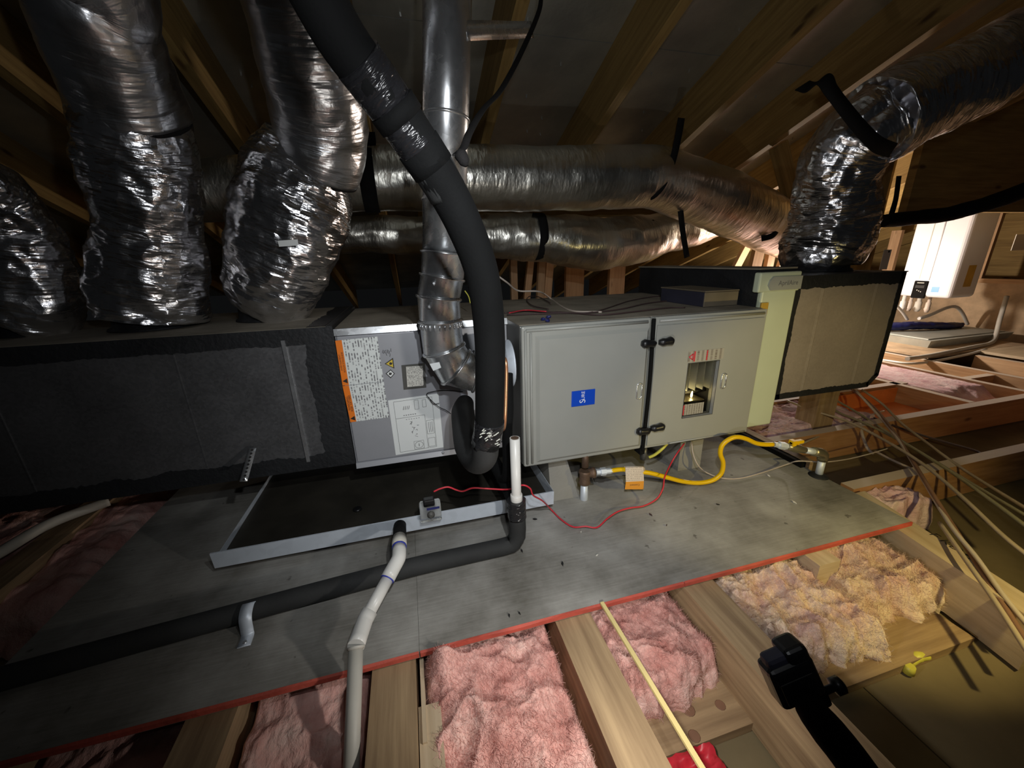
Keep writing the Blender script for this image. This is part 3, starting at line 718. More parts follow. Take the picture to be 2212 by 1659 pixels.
def addm(m, o):
    k = len(m.v); m.v += o.v
    for f, uv, sm in zip(o.f, o.uv, o.sm): m.f.append(tuple(i + k for i in f)); m.uv.append(uv); m.sm.append(sm)
for pl in (((.10, .04), (.10, .96), (.86, .96), (.86, .04)), ((.10, .66), (.68, .66), (.68, .04)), ((.40, .05), (.40, .20), (.60, .20), (.60, .05)), ((.70, .06), (.70, .22), (.84, .22), (.84, .06)), ((.50, .78), (.50, .94), (.58, .94), (.58, .78)), ((.66, .80), (.66, .93), (.73, .93), (.73, .80)), ((.70, .30), (.70, .55), (.84, .55), (.84, .30))):
    addm(dm, linepath(pl, .0005, len(pl) == 4))
addm(dm, linepath([(.50 + .085 * math.cos(t * PI / 8), .125 + .06 * math.sin(t * PI / 8)) for t in range(16)], .0006, True))
addm(dm, linepath([(.50, .10), (.50, .15)], .001))
for k in range(3): addm(dm, linepath([(.74 + .035 * k, .33), (.74 + .035 * k, .52)], .0007))
rs = random.Random(9)
for k in range(11):
    a = (.44 + rs.uniform(-.05, .08), .30 + .027 * k); addm(dm, linepath([a, (a[0] + rs.uniform(-.05, .05), a[1] + rs.uniform(0, .04)), (a[0] + rs.uniform(-.04, .06), a[1] + rs.uniform(-.02, .03))], .0006))
for k in range(6): addm(dm, linepath([(.26 + .045 * k, .70), (.285 + .045 * k, .70)], .0012)); addm(dm, linepath([(.30 + .05 * k, .62), (.32 + .05 * k, .62)], .0009))
for k in range(4): addm(dm, linepath([(.27 + .035 * k, .80), (.29 + .035 * k, .86)], .0008))
ck.part('diagram_lines', dm, MAT['greyink'], None, ds)
# refrigerant stub plate behind the vent elbow, thermostat lead on the panel
ck.part('stub_plate', M().prism(pxq([(994, 836), (1030, 834), (1032, 884), (997, 886)], KY0 - .005), (0, -.004, 0)), MAT['galv_pan'])
ck.part('cabinet_screw', M().lathe([(0, .004), (.003, .004), (.0045, .002)], P(957, 978, y=KY0 - .012), (0, -1, 0), 10), MAT['galv'])
m = M().tube([P(p[0], p[1], y=KY0 - .02) for p in ((1000, 846), (960, 843), (930, 847), (922, 853), (935, 868), (950, 880), (963, 886), (974, 894))], .0011, 6)
m.tube([P(p[0], p[1], y=KY0 - .018) for p in ((926, 858), (936, 872), (949, 871))], .0009, 6)
solo('thermostat_lead', m, MAT['blackr'], 'thin black lead looping across the wiring diagram sheet', 'wire')

# ================================================================== FURNACE
FX0, FX1, FY0, FY1, FZ0, FZ1 = 0.297, 1.150, 1.03, 1.77, 0.167, 0.611
fu = T('furnace', 'light grey horizontal gas furnace with two latched doors and blue badge', 'furnace', ((FX0 + FX1) / 2, 1.4, FZ0))
wx0, wx1, wz0, wz1 = P(1476, 845, y=FY0).x, P(1543, 833, y=FY0).x, P(1503, 897, y=FY0).z, P(1518, 780, y=FY0).z         # sight window
# cabinet shell: open behind the sight window so that the burner box is real
m = M(); y0 = FY0 + .022
m.box((FX0, y0, FZ0), (wx0 - .03, FY1, FZ1 - .001)).box((wx1 + .03, y0, FZ0), (FX1, FY1, FZ1 - .001))
m.box((wx0 - .03, y0, FZ0), (wx1 + .03, FY1, wz0 - .03)).box((wx0 - .03, y0, wz1 + .03), (wx1 + .03, FY1, FZ1 - .001)).box((wx0 - .03, y0 + .13, wz0 - .03), (wx1 + .03, FY1, wz1 + .03))
fu.part('cabinet', m, MAT['sidegrey'])
fu.part('top_panel', M().box((FX0, FY0 + .02, FZ1 - .001), (FX1, FY1, FZ1 + .001), 0), MAT['dust'])
def doorframe(x0, x1, z0, z1, ya, yb, hole=None):
    m = M()
    if not hole: m.box((x0, ya, z0), (x1, yb, z1)); return m
    a, b, c, d = hole
    m.box((x0, ya, z0), (a, yb, z1)); m.box((b, ya, z0), (x1, yb, z1)); m.box((a, ya, z0), (b, yb, c)); m.box((a, ya, d), (b, yb, z1)); return m
DX = 0.717; DW = .0065
def sheetxz(x0, x1, z0, z1, y):
    m = M(); m.v += [V((x0, y, z0)), V((x1, y, z0)), V((x1, y, z1)), V((x0, y, z1)), V((x0, y + .0005, z0)), V((x1, y + .0005, z0)), V((x1, y + .0005, z1)), V((x0, y + .0005, z1))]
    m.face((0, 1, 2, 3), [(0, 1), (0, 0), (1, 0), (1, 1)]); m.face((7, 6, 5, 4))
    for k in range(4): m.face((k, k + 4, (k + 1) % 4 + 4, (k + 1) % 4))
    return m
def raised(x0, x1, z0, z1, y, h, r):
    """shallow raised field with sloping edge."""
    m = M(); o = [(x0, y, z0), (x1, y, z0), (x1, y, z1), (x0, y, z1)]; i = [(x0 + r, y - h, z0 + r), (x1 - r, y - h, z0 + r), (x1 - r, y - h, z1 - r), (x0 + r, y - h, z1 - r)]
    m.v += [V(p) for p in o + i]; m.face((4, 5, 6, 7))
    for k in range(4): m.face((k, (k + 1) % 4, 4 + (k + 1) % 4, 4 + k))
    return m
d1 = fu.part('door', bevbox((FX0, FY0 - .002, FZ0), (DX - DW, FY0 + .022, FZ1), .006, 3), MAT['doorgrey'], 'left door with blue badge')
fu.part('raised_field', raised(FX0 + .040, DX - DW - .006, FZ0 + .012, FZ1 - .030, FY0 - .002, .008, .010), MAT['doorgrey'], None, d1)
fu.part('top_bead', M().tube([(FX0 + .012, FY0 - .004, FZ1 - .012), (DX - .02, FY0 - .004, FZ1 - .012)], .0045, 8, n=1), MAT['doorgrey'], None, d1)
fu.part('side_bead', M().tube([(FX0 + .010, FY0 - .004, FZ0 + .012), (FX0 + .010, FY0 - .004, FZ1 - .012)], .004, 8, n=1).tube([(FX0 + .026, FY0 - .004, FZ0 + .012), (FX0 + .026, FY0 - .004, FZ1 - .02)], .004, 8, n=1), MAT['doorgrey'], None, d1)
d2 = fu.part('door', doorframe(DX + DW, FX1 - .004, FZ0, FZ1, FY0 - .002, FY0 + .022, (wx0, wx1, wz0, wz1)), MAT['doorgrey'], 'right door with sight window')
ww = doorframe(DX + DW + .006, FX1 - .014, FZ0 + .010, FZ1 - .026, FY0 - .0075, FY0 - .002, (wx0, wx1, wz0, wz1))
fu.part('raised_field', ww, MAT['doorgrey'], None, d2)
fu.part('top_bead', M().tube([(DX + .02, FY0 - .004, FZ1 - .012), (FX1 - .016, FY0 - .004, FZ1 - .012)], .0045, 8, n=1), MAT['doorgrey'], None, d2)
fu.part('bottom_bead', M().tube([(DX + .10, FY0 - .007, FZ0 + .006), (FX1 - .016, FY0 - .005, FZ0 + .006)], .003, 8, n=1), MAT['doorgrey'], None, d2)
fu.part('door_gasket', M().tube([(DX, FY0 - .004, FZ1 - .004), (DX + .002, FY0 - .007, .40), (DX, FY0 - .003, FZ0 - .006)], .0062, 8), MAT['blackr'], 'dark rubber strip between the doors')
fu.part('gasket_end', M().box((DX - .010, FY0 - .004, FZ0 - .022), (DX + .008, FY0 + .03, FZ0)), MAT['blackr'])
def latch(px, py, s_):
    c = P(px, py, y=FY0 - .012); L = .040
    m = M().tube([c + V((-s_ * .002, 0, 0)), c + V((s_ * .010, -.004, .000)), c + V((s_ * .022, -.006, .001)), c + V((s_ * .038, -.004, .002)), c + V((s_ * .048, -.002, .003))], [.007, .0125, .011, .0140, .007], 12)
    m.lathe([(0, .009), (.010, .009), (.013, .006)], c + V((s_ * .022, .014, 0)), (0, -1, 0), 12)
    return m
for px, py, s_ in ((1414, 741, -1), (1424, 739, 1), (1402, 929, -1), (1406, 925, 1)):
    fu.part('door_latch', latch(px, py, s_), MAT['black'], 'black plastic turn latch', d1 if s_ < 0 else d2)
for px, py, dd, yy in ((1381, 845, d1, FY0 - .011), (1563, 823, d2, FY0 - .009)):
    c = P(px, py, y=yy); m = M()
    pts = [c + V((.009 * math.cos(t), 0, (.017 if math.sin(t) > 0 else -.017) + .009 * math.sin(t))) for t in [2 * PI * k / 20 for k in range(20)]]
    m.tube(pts + [pts[0]], .0026, 6, n=2)
    hs = fu.part('finger_slot', m, MAT['galv'], 'oval finger slot rim', dd)
    fu.part('slot_cup', M().prism([c + V((.007 * math.cos(t), .002, (.016 if math.sin(t) > 0 else -.016) + .007 * math.sin(t))) for t in [2 * PI * k / 20 for k in range(20)]][::-1], (0, -.001, 0)), MAT['pale'])
# blue badge with white lettering reading upwards
bq = pxq([(1233, 847), (1284, 839), (1286, 871), (1235, 880)], FY0 - .0105)
bc = sum(bq, V()) / 4; bw = (bq[1] - bq[0]).length; bh = (bq[3] - bq[0]).length
m = bevbox((bc.x - bw / 2, FY0 - .0125, bc.z - bh / 2), (bc.x + bw / 2, FY0 - .010, bc.z + bh / 2), .001)
bd = fu.part('badge', m, MAT['badge'], 'blue badge with white lettering', d1)
fu.part('badge_lettering', text('S', (bc.x - .002, FY0 - .0129, bc.z - bh * .20), (0, 0, 1), (-1, 0, 0), .028), MAT['whiteink'], None, bd)
fu.part('badge_lettering', text('URE', (bc.x - .001, FY0 - .0129, bc.z + bh * .17), (0, 0, 1), (-1, 0, 0), .0155), MAT['whiteink'], None, bd)
# sight window: pane, printed film, burner box behind
yb = FY0 + .020
fu.part('sight_pane', M().box((wx0, FY0 + .006, wz0), (wx1, FY0 + .0085, wz1)), MAT['glass'], 'clear sight pane', d2)
ft = wz1 + .040; yf = FY0 - .0085
fu.part('window_film', sheetxz(wx0 - .004, wx1 + .012, wz1 + .004, ft, yf), MAT['printw'], 'printed caution strip', d2)
fu.part('window_film', sheetxz(wx0 + .014, wx1 - .030, wz0 + .004, wz0 + .044, FY0 + .003), MAT['printw'], 'printed caution strip', d2)
fu.part('red_bar', M().box((wx0 + .018, yf - .0012, wz1 + .005), (wx0 + .023, yf - .0007, ft - .002)), MAT['red'], None, d2)
fu.part('red_bar', M().box((wx0 + .066, yf - .0012, wz1 + .005), (wx0 + .070, yf - .0007, ft - .002)), MAT['red'], None, d2)
c = V((wx0 + .008, yf - .001, wz1 + .021)); m = M()
for a, b in (((-.008, 0), (.006, .010)), ((.006, .010), (.006, -.010)), ((.006, -.010), (-.008, 0))): m.tube([c + V((a[0], 0, a[1])), c + V((b[0], 0, b[1]))], .0016, 6, n=1)
fu.part('alert_triangle', m, MAT['red'], None, d2)
fu.part('red_bar', M().box((wx0 + .002, FY0 + .001, wz0 + .006), (wx0 + .013, FY0 + .0028, wz0 + .042)), MAT['red'], None, d2)
m = M().tube([(wx0, FY0 - .008, wz0), (wx1, FY0 - .008, wz0), (wx1, FY0 - .008, wz1), (wx0, FY0 - .008, wz1), (wx0, FY0 - .008, wz0)], .0012, 6, n=1)
fu.part('window_rim', m, MAT['sidegrey'], None, d2)
for k in range(5):
    x = wx0 + .001 + k * (wx1 - wx0 - .002) / 4
    fu.part('burner_divider', M().box((x - .0013, yb - .002, wz0 + .085), (x + .0013, yb + .03, wz1 + .01)), MAT['pale'])
fu.part('burner_hood', M().box((wx0 - .02, yb + .030, wz0 + .092), (wx1 + .02, yb + .034, wz1 + .02)), MAT['sidegrey'])
fu.part('burner_shelf', M().box((wx0 - .02, yb - .004, wz0 + .046), (wx1 - .02, yb + .11, wz0 + .049)), MAT['brass'])
fu.part('burner_tube', M().tube([(wx0 + .05, yb + .05, wz0 + .062), (wx1 + .02, yb + .05, wz0 + .062)], .007, 10, n=1), MAT['sidegrey'])
fu.part('torch_glint', M().lathe([(0, .003), (.006, .007), (.016, .0065), (.028, .001)], (wx0 + .022, yb + .015, wz0 + .058), (.15, 0, 1), 14), MAT['flame'], 'yellow glow standing in for a torch reflection')  # added glowing shape where a torch reflects in the pane
fu.part('torch_glint', M().lathe([(0, .002), (.005, .0035), (.014, .003), (.022, .001)], (wx0 + .068, yb + .02, wz0 + .052), (.1, 0, 1), 12), MAT['flame'], 'yellow glow standing in for a torch reflection')

# electrical box and wires on top of the furnace
jb = T('control_box', 'low dark blue steel box with tan front on top of the furnace', 'box', (1.11, 1.25, FZ1 + .001))
pa = P(1530, 664, z=FZ1 + .001); pb = P(1612, 655, z=FZ1 + .001)
jx0, jx1, jy0, jy1 = 1.0, 1.14, 1.15, 1.40
jb.part('box_body', bevbox((jx0, jy0 + .004, FZ1 + .001), (jx1, jy1, FZ1 + .052), .003), MAT['navy'])
jb.part('front_cover', bevbox((jx0 - .001, jy0, FZ1 + .002), (jx1 + .001, jy0 + .005, FZ1 + .051), .0015), MAT['tanbox'])
jb.part('lid', bevbox((jx0 - .002, jy0 - .002, FZ1 + .052), (jx1 + .002, jy1 + .002, FZ1 + .057), .002), MAT['tanbox'])
def wire(pts, r, mat, label, z=None, n=8, name='wire', cat='wire', group=None):
    m = M().tube(pts, r, 6, n=n); return solo(name, m, MAT[mat], label, cat, group)
zt = FZ1 + .004
tz = lambda L, dz=0: [P(px, py, z=zt + dz) for px, py in L]
wire(tz([(1090, 676), (1130, 672), (1180, 674), (1260, 676), (1340, 668), (1400, 655), (1470, 648), (1490, 652)]), .0026, 'cabledark', 'dark wire running from the control box along the furnace top')
wire(tz([(1200, 674), (1280, 674), (1360, 650), (1420, 640), (1475, 638), (1505, 645)]), .0022, 'cabledark', 'thin dark wire arching across furnace top towards control box')
wire(tz([(1095, 680), (1160, 678), (1230, 676), (1300, 680), (1380, 672), (1440, 665), (1480, 664)], .001), .0024, 'cabledark', 'third dark wire along the front of the furnace top')
wire([P(1070, 592, y=1.45), P(1095, 610, y=1.45), P(1120, 628, y=1.5), P(1165, 630, y=1.5), P(1190, 645, z=zt), P(1230, 670, z=zt), P(1300, 674, z=zt)], .0035, 'cablewhite', 'pale cable dropping behind the vent onto the furnace top')
wire(tz([(1185, 668), (1150, 660), (1138, 648), (1145, 640), (1165, 642), (1190, 655)], .004), .0022, 'cabledark', 'small dark wire loop on the furnace top')
wire(tz([(1100, 676), (1135, 670), (1180, 673)], .006), .002, 'red', 'short dark red wire on the furnace top left corner')
m = M()
for px, py in ((1170, 690), (1186, 693), (1180, 686)):
    c = P(px, py, z=zt); m.lathe([(0, .003), (.004, .006), (.016, .003)], c, V((random.uniform(-1, 1), random.uniform(-1, 1), .2)), 8)
solo('wire_nuts', m, MAT['bluewire'], 'cluster of small blue wire nuts on the furnace top', 'wire nut')

# blocks that carry the furnace
b1 = T('foam_riser', 'grey foam riser block with purple lettering under the left end of furnace', 'riser block', (.44, 1.36, 0))
b1.part('block', M().hexa([(.40, 1.06, 0), (.50, 1.06, 0), (.50, 1.62, 0), (.40, 1.62, 0), (.40, 1.10, .166), (.46, 1.10, .166), (.46, 1.62, .166), (.40, 1.62, .166)]), MAT['styro'])
b1.part('stamped_lettering', text('IIIIII III', (.395, 1.25, .10), (0, -1, 0), (0, 0, 1), .04), MAT['purple'])
solo('foam_riser', M().box((.93, 1.10, 0), (1.03, 1.62, .120)).box((.94, 1.11, .120), (1.02, 1.61, .166)), MAT['styro'], 'grey foam riser block under the right end of furnace', 'riser block')

# ================================================================== FILTER CABINET
GX0, GX1, GY0 = 1.152, 1.300, 1.07
fc = T('filter_cabinet', 'pale green media filter cabinet with name plate between furnace and plenum', 'filter cabinet', (1.225, 1.4, .165))
fc.part('casing', M().box((GX0, GY0 + .012, .175), (GX1 + .004, 1.80, .735)), MAT['mastic'])
fc.part('top_cover', M().box((GX0 - .01, GY0 + .012, .735), (GX1 + .006, 1.80, .740)), MAT['dust'])
fc.part('door', bevbox((GX0, GY0 - .006, .160), (GX1 - .002, GY0 + .014, .668), .006), MAT['cream'])
cp = fc.part('door_cap', bevbox((GX0 - .022, GY0 - .010, .662), (GX1 + .004, GY0 + .016, .727), .005), MAT['cream'])
m = M(); a0 = (GX0 + .012, GX1 + .002); yy = GY0 - .0102
m.prism([(a0[0] + .012, yy, .668), (a0[1], yy, .668), (a0[1], yy, .712), (a0[0] + .016, yy, .712), (a0[0] + .004, yy, .700), (a0[0], yy, .684)][::-1], (0, -.006, 0))
npo = fc.part('name_plate', m, MAT['pale'], 'raised grey name plate', cp)
fc.part('name_lettering', text('AprilAire', (GX0 + .092, yy - .0066, .690), (1, 0, 0), (0, 0, 1), .022), MAT['greyink'], None, npo)
fc.part('lower_tab', bevbox((GX0 + .0, GY0 - .012, .588), (GX0 + .03, GY0 - .005, .628), .002), MAT['mustard'])

# ================================================================== RETURN PLENUM
QX0, QX1, QY0, QY1, QZ0, QZ1 = 1.312, 1.832, 1.08, 1.62, 0.252, 0.705
pn = T('return_plenum', 'galvanised return plenum box edged with black sealant at the right', 'plenum', (1.57, 1.35, QZ0))
ch = .045
m = M().prism([(QX0, QY0, QZ0), (QX1 - ch, QY0, QZ0), (QX1, QY0, QZ0 + ch), (QX1, QY0, QZ1), (QX0, QY0, QZ1)], (0, QY1 - QY0, 0))
pn.part('plenum_body', m, MAT['galv_plenum'])
k = -.0015
pn.part('sealant_band', ragged_strip((QX0, QY0 - .001, QZ1), (QX1, QY0 - .001, QZ1), (0, 0, -1), .040, 21, (0, k, 0), .008), MAT['mastic'], 'black sealant')
pn.part('sealant_band', ragged_strip((QX0, QY0 - .001, QZ0), (QX1 - ch, QY0 - .001, QZ0), (0, 0, 1), .022, 22, (0, k, 0), .006), MAT['mastic'], 'black sealant')
pn.part('sealant_band', ragged_strip((QX1, QY0 - .001, QZ0 + ch), (QX1, QY0 - .001, QZ1), (-1, 0, 0), .024, 23, (0, k, 0), .005), MAT['mastic'], 'black sealant')
pn.part('sealant_band', ragged_strip((QX1 - ch, QY0 - .001, QZ0), (QX1, QY0 - .001, QZ0 + ch), (-1, 0, 1), .020, 24, (0, k, 0), .004), MAT['mastic'], 'black sealant')
pn.part('sealant_band', ragged_strip((QX0, QY0 - .001, QZ0), (QX0, QY0 - .001, QZ1), (1, 0, 0), .018, 25, (0, k, 0), .006), MAT['mastic'], 'black sealant')
pn.part('top_cover', M().box((QX0, QY0 - .004, QZ1), (QX1 + .004, QY1, QZ1 + .004)), MAT['mastic'])
for x in (QX0 + .13, QX1 - .13):
    pn.part('seam', M().prism([(x - .012, QY0, QZ0 + .02), (x, QY0 - .0018, QZ0 + .02), (x + .004, QY0, QZ0 + .02)], (0, 0, QZ1 - QZ0 - .05)), MAT['galv_plenum'])

# ================================================================== FLUE VENT
vp = T('flue_vent_pipe', 'galvanised flue vent pipe with segmented elbow rising from the furnace', 'vent pipe', P(935, 740, y=1.10))
VY = 1.10; VR = .056
pts = [P(968, -260, y=VY), P(966, 50, y=VY), P(959, 545, y=VY)]
vp.part('vent_pipe', M().poly(pts, VR, 32), MAT['galv'])
e = [P(957, 575, y=VY), P(950, 618, y=VY), P(953, 668, y=VY), P(955, 745, y=VY), P(966, 780, y=VY), P(1000, 806, y=1.10), P(1040, 803, y=1.10), P(1090, 792, y=1.10)]
e = [P(959, 545, y=VY), P(956, 596, y=VY), P(948, 640, y=VY), P(951, 690, y=VY), P(958, 752, y=VY), P(982, 792, y=VY), P(1020, 803, y=VY), P(1104, 786, y=VY)]
for i in range(len(e) - 1):
    a, b = e[i], e[i + 1]
    t0 = ((b - a).normalized() + ((a - e[i - 1]).normalized() if i else (b - a).normalized())).normalized()
    t1 = ((b - a).normalized() + ((e[i + 2] - b).normalized() if i + 2 < len(e) else (b - a).normalized())).normalized()
    d = (b - a).normalized(); sd = d.cross(V((0, 1, 0))).normalized(); up = sd.cross(d)
    m = M(); seg = 32; b0 = 0
    prof = [(0, VR + .006), (.004, VR + .008), (.009, VR + .003), (.012, VR + .002)]
    rings = [(a, t0, VR + .001), (a + d * .0015, t0, VR + .0065), (a + d * .006, t0, VR + .0065), (a + d * .009, t0, VR + .002), (b - d * .004, t1, VR + .0015), (b, t1, VR)]
    for (c, t, r) in rings:
        for j in range(seg):
            an = 2 * PI * j / seg; o = sd * (math.cos(an) * r) + up * (math.sin(an) * r)
            o = o - d * (o.dot(t) / max(.3, d.dot(t)))           # slide along the segment onto the mitre plane
            m.v.append(c + o)
    for q in range(len(rings) - 1):
        for j in range(seg):
            k = (j + 1) % seg; m.face((q * seg + j, q * seg + k, (q + 1) * seg + k, (q + 1) * seg + j)[::-1], None, True)
    g = vp.part('elbow_gore', m, MAT['galv'])
m = M()
for k in range(26):   # crimp flutes
    an = 2 * PI * k / 26; c = P(952, 702, y=VY); d = V((0, 0, 1))
    o = V((math.cos(an), math.sin(an), 0)) * (VR + .002); m.lathe([(-.008, .0015), (-.004, .003), (.004, .003), (.008, .0015)], c + o, d, 6)
vp.part('crimp_flutes', m, MAT['galv'])
for (px, py) in ((937, 612), (927, 662)):
    c = P(px, py, y=VY - .052); vp.part('screw', M().lathe([(0, .006), (.003, .006), (.005, .003)], c, (0, -1, 0), 10), MAT['galv'])
m, _ = quadlabel(((928, 786), (949, 782), (953, 794), (936, 801)), VY - .062, .0008); vp.part('sticker', m, MAT['paper'], 'small white sticker')
vp.part('collar', M().lathe([(0, VR + .004), (.012, VR + .006), (.016, VR + .016), (.020, VR + .016)], P(1088, 786, y=VY), (1, 0, 0), 32), MAT['galv_pan'], 'vent collar on furnace')
for t in (.18, .55): 
    c = P(966, 50, y=VY).lerp(P(959, 545, y=VY), .2 + t); vp.part('pipe_ring', M().lathe([(-.004, VR), (-.002, VR + .003), (.002, VR + .003), (.004, VR)], c, (pts[2] - pts[1]), 32), MAT['galv'])
# flat steel strap from the vent to a rafter
m = M().ribbon([P(1006, 66, y=1.06), P(1018, 66, y=1.07), P(1060, 65, y=1.12), P(1105, 65, y=1.2), P(1150, 64, y=1.27)], (0, 0, 1), .036, .0012)
solo('steel_strap', m, MAT['galv'], 'short bright flat steel strap tying the vent pipe to a rafter', 'strap')

# ================================================================== FLEX DUCTS
def px_tube(L):
    """L: (px, py, half width px, y) -> centres and radii from the picture's widths."""
    c = []; r = []
    for px, py, hw, y in L:
        p = P(px, py, y=y); dp = depth_of(p); th = math.atan(abs(px - CX) / FPX)
        c.append(p); r.append(hw * dp * math.cos(th) / FPX)
    return c, r
def crumple(seed, amp, fa=2.2, fl=14):
    def f(a, L):
        x = math.cos(a) * fa; y = math.sin(a) * fa
        sk = L + .045 * noise.noise(V((x * .7 + seed, y * .7, L * 4)))          # folds wander round the tube
        n1 = noise.noise(V((x * .5 + seed, y * .5, L * 6)))
        n2 = noise.noise(V((x * .55, y * .55 + seed, sk * fl * 1.3)))
        n3 = 1 - 2.2 * abs(noise.noise(V((x * .8, y * .8 + seed, sk * fl * 1.9))))
        n4 = 1 - 2 * abs(noise.noise(V((x * 1.6 + seed, y * 1.6, sk * fl * 3.6))))
        n5 = noise.noise(V((x * 2.4 + seed, y * 2.4, L * fl * 1.6)))
        return amp * (1.5 * n1 + .8 * n2 + .5 * n3 + .28 * n4 + .45 * n5)
    return f
def flex(name, label, group, lower, upper=None, seed=1, amp=.010, mat='foil_crumple', umat='foil_smooth', uamp=.005, band=True, zmin=None, ext=()):
    c, r = px_tube(lower)
    if zmin: c = [V((q.x, q.y, max(q.z, zmin + .02 * k))) for k, q in enumerate(c)]
    t = T(name, label, 'flex duct', c[0], group)
    if not upper:
        for e_ in ext: c.append(c[-1] + V(e_)); r.append(r[-1])
    t.part('lower_jacket' if upper else 'jacket', M().tube(c, r, 72, step=.007, disp=crumple(seed, amp)), MAT[mat], 'crumpled foil jacket')
    if upper:
        c2, r2 = px_tube(upper)
        for e_ in ext: c2.append(c2[-1] + V(e_)); r2.append(r2[-1])
        t.part('upper_jacket', M().tube(c2, r2, 72, step=.007, disp=crumple(seed + 5, uamp, 1.4, 10)), MAT[umat], 'smoother foil sleeve')
        d = (c2[1] - c2[0]).normalized()
        if band: t.part('band', M().lathe([(-.004, r2[0] * .95), (-.003, r2[0] - .002), (.003, r2[0] - .001), (.006, r2[0] * .95)], c2[0] - d * .006, d, 48), MAT['webbing'], 'black band at the sleeve end')  # black ring at the gap below the sleeve end
    return t
G = 'flex ducts rising from the supply trunk'
flex('flex_duct', 'wide crumpled foil flex duct rising from trunk duct, middle of the left three', G,
     [(345, 716, 96, 1.43), (343, 700, 122, 1.43), (330, 620, 128, 1.42), (320, 500, 124, 1.40), (318, 420, 128, 1.38), (305, 330, 140, 1.36), (290, 260, 138, 1.33), (283, 225, 128, 1.32)],
     [(286, 243, 146, 1.33), (265, 190, 150, 1.30), (235, 110, 156, 1.25), (205, 20, 160, 1.2), (175, -80, 165, 1.15)], 2, ext=((-.08, -.22, .10), (-.16, -.36, .06), (-.2, -.5, .02)), zmin=TZ1 + .020)
v2 = flex('flex_duct', 'foil flex duct with a tilted upper sleeve, nearest to the vent pipe', G,
     [(582, 694, 62, 1.47), (584, 678, 78, 1.47), (590, 630, 100, 1.45), (606, 560, 114, 1.43), (624, 480, 124, 1.42), (640, 415, 122, 1.42), (655, 360, 112, 1.42), (668, 320, 92, 1.42)],
     [(690, 372, 88, 1.40), (697, 330, 96, 1.38), (695, 270, 104, 1.35), (682, 190, 112, 1.30), (660, 90, 118, 1.25), (632, -20, 122, 1.2), (610, -120, 125, 1.15)], 9, ext=((-.06, -.2, .12), (-.1, -.34, .10), (-.12, -.4, .06)), zmin=TZ1 + .020)
lq, _ = quadlabel(((600, 520), (643, 517), (645, 530), (603, 533)), 1.235, .0008, False)
v2.part('white_label', lq, MAT['paper'], 'small white printed label')
flex('flex_duct', 'crumpled foil flex duct cut by the left picture edge', G,
     [(80, 735, 80, 1.44), (85, 712, 108, 1.44), (80, 640, 118, 1.43), (60, 560, 108, 1.42), (35, 480, 96, 1.40), (-5, 420, 92, 1.36), (-70, 380, 92, 1.3), (-160, 360, 92, 1.25)], None, 14, ext=((-.3, -.08, .0), (-.6, -.2, .02)), zmin=TZ1 + .020)
flex('flex_duct', 'foil flex duct bending from the return plenum towards the right rafters', None,
     [(1762, 588, 70, 1.30), (1765, 570, 88, 1.30), (1782, 520, 104, 1.30), (1795, 460, 102, 1.30), (1808, 390, 96, 1.28), (1828, 330, 98, 1.25), (1858, 290, 100, 1.22), (1905, 258, 104, 1.19)],
     [(1888, 268, 116, 1.20), (1955, 234, 120, 1.18), (2050, 190, 124, 1.15), (2150, 140, 128, 1.12), (2260, 82, 132, 1.09), (2380, 20, 136, 1.06)], 19, .012, 'foil_crumple', 'foil_crumple', .010, False, QZ1 + .025, ((.4, -.12, .03), (.6, -.3, .03)))
# collars of the duct take-offs
for px, py, hw, y, lab in ((345, 722, 100, 1.43, 'dark round collar under the middle left flex duct'), (582, 697, 66, 1.47, 'dark round collar under the flex duct nearest the vent'), (80, 742, 90, 1.44, 'dark round collar under the leftmost flex duct')):
    c, r = px_tube([(px, py, hw, y)]); c = V((c[0].x, c[0].y, TZ1 + .001))
    solo('duct_collar', M().lathe([(0, r[0] * 1.05), (.006, r[0] * 1.03), (.010, r[0] * .93), (.045, r[0] * .90)], c, (0, 0, 1), 36), MAT['mastic'], lab, 'duct collar')
c, r = px_tube([(1762, 590, 74, 1.30)])
solo('duct_collar', M().lathe([(0, r[0] * 1.06), (.010, r[0] * 1.04), (.014, r[0] * .95), (.06, r[0] * .92)], V((c[0].x, 1.30, QZ1 + .004)), (0, 0, 1), 36), MAT['mastic'], 'dark round collar on top of the return plenum', 'duct collar')
# horizontal ducts behind
def hduct(label, L, seed, amp, mat):
    c = []; r = []
    for px, py, hw, y in L:
        p = P(px, py, y=y); ph = math.atan(abs(py - CY) / FPX); c.append(p); r.append(hw * depth_of(p) * math.cos(ph) / FPX)
    t = T('flex_duct', label, 'flex duct', c[0], 'horizontal flex ducts behind the furnace')
    t.part('jacket', M().tube(c, r, 64, step=.012, disp=crumple(seed, amp, 1.2, 5)), MAT[mat]); return t, c, r
hd1, hc, hr = hduct('large horizontal foil flex duct strapped under the rafters', [(400, 415, 66, 1.76), (560, 405, 66, 1.76), (780, 388, 70, 1.76), (1000, 388, 71, 1.76), (1200, 387, 70, 1.76), (1340, 385, 69, 1.76), (1410, 384, 66, 1.78), (1470, 402, 68, 1.82), (1560, 437, 68, 1.88), (1650, 478, 60, 1.98), (1740, 520, 52, 2.14)], 31, .004, 'foil_warm')
hd2, hc2, hr2 = hduct('smaller sagging foil flex duct below the large horizontal one', [(560, 520, 36, 2.15), (700, 512, 38, 2.15), (900, 508, 40, 2.15), (1050, 512, 48, 2.12), (1160, 512, 50, 2.10), (1280, 528, 58, 2.10), (1380, 518, 52, 2.12), (1440, 500, 42, 2.15), (1500, 492, 40, 2.22), (1560, 470, 36, 2.35)], 37, .008, 'foil_warm')
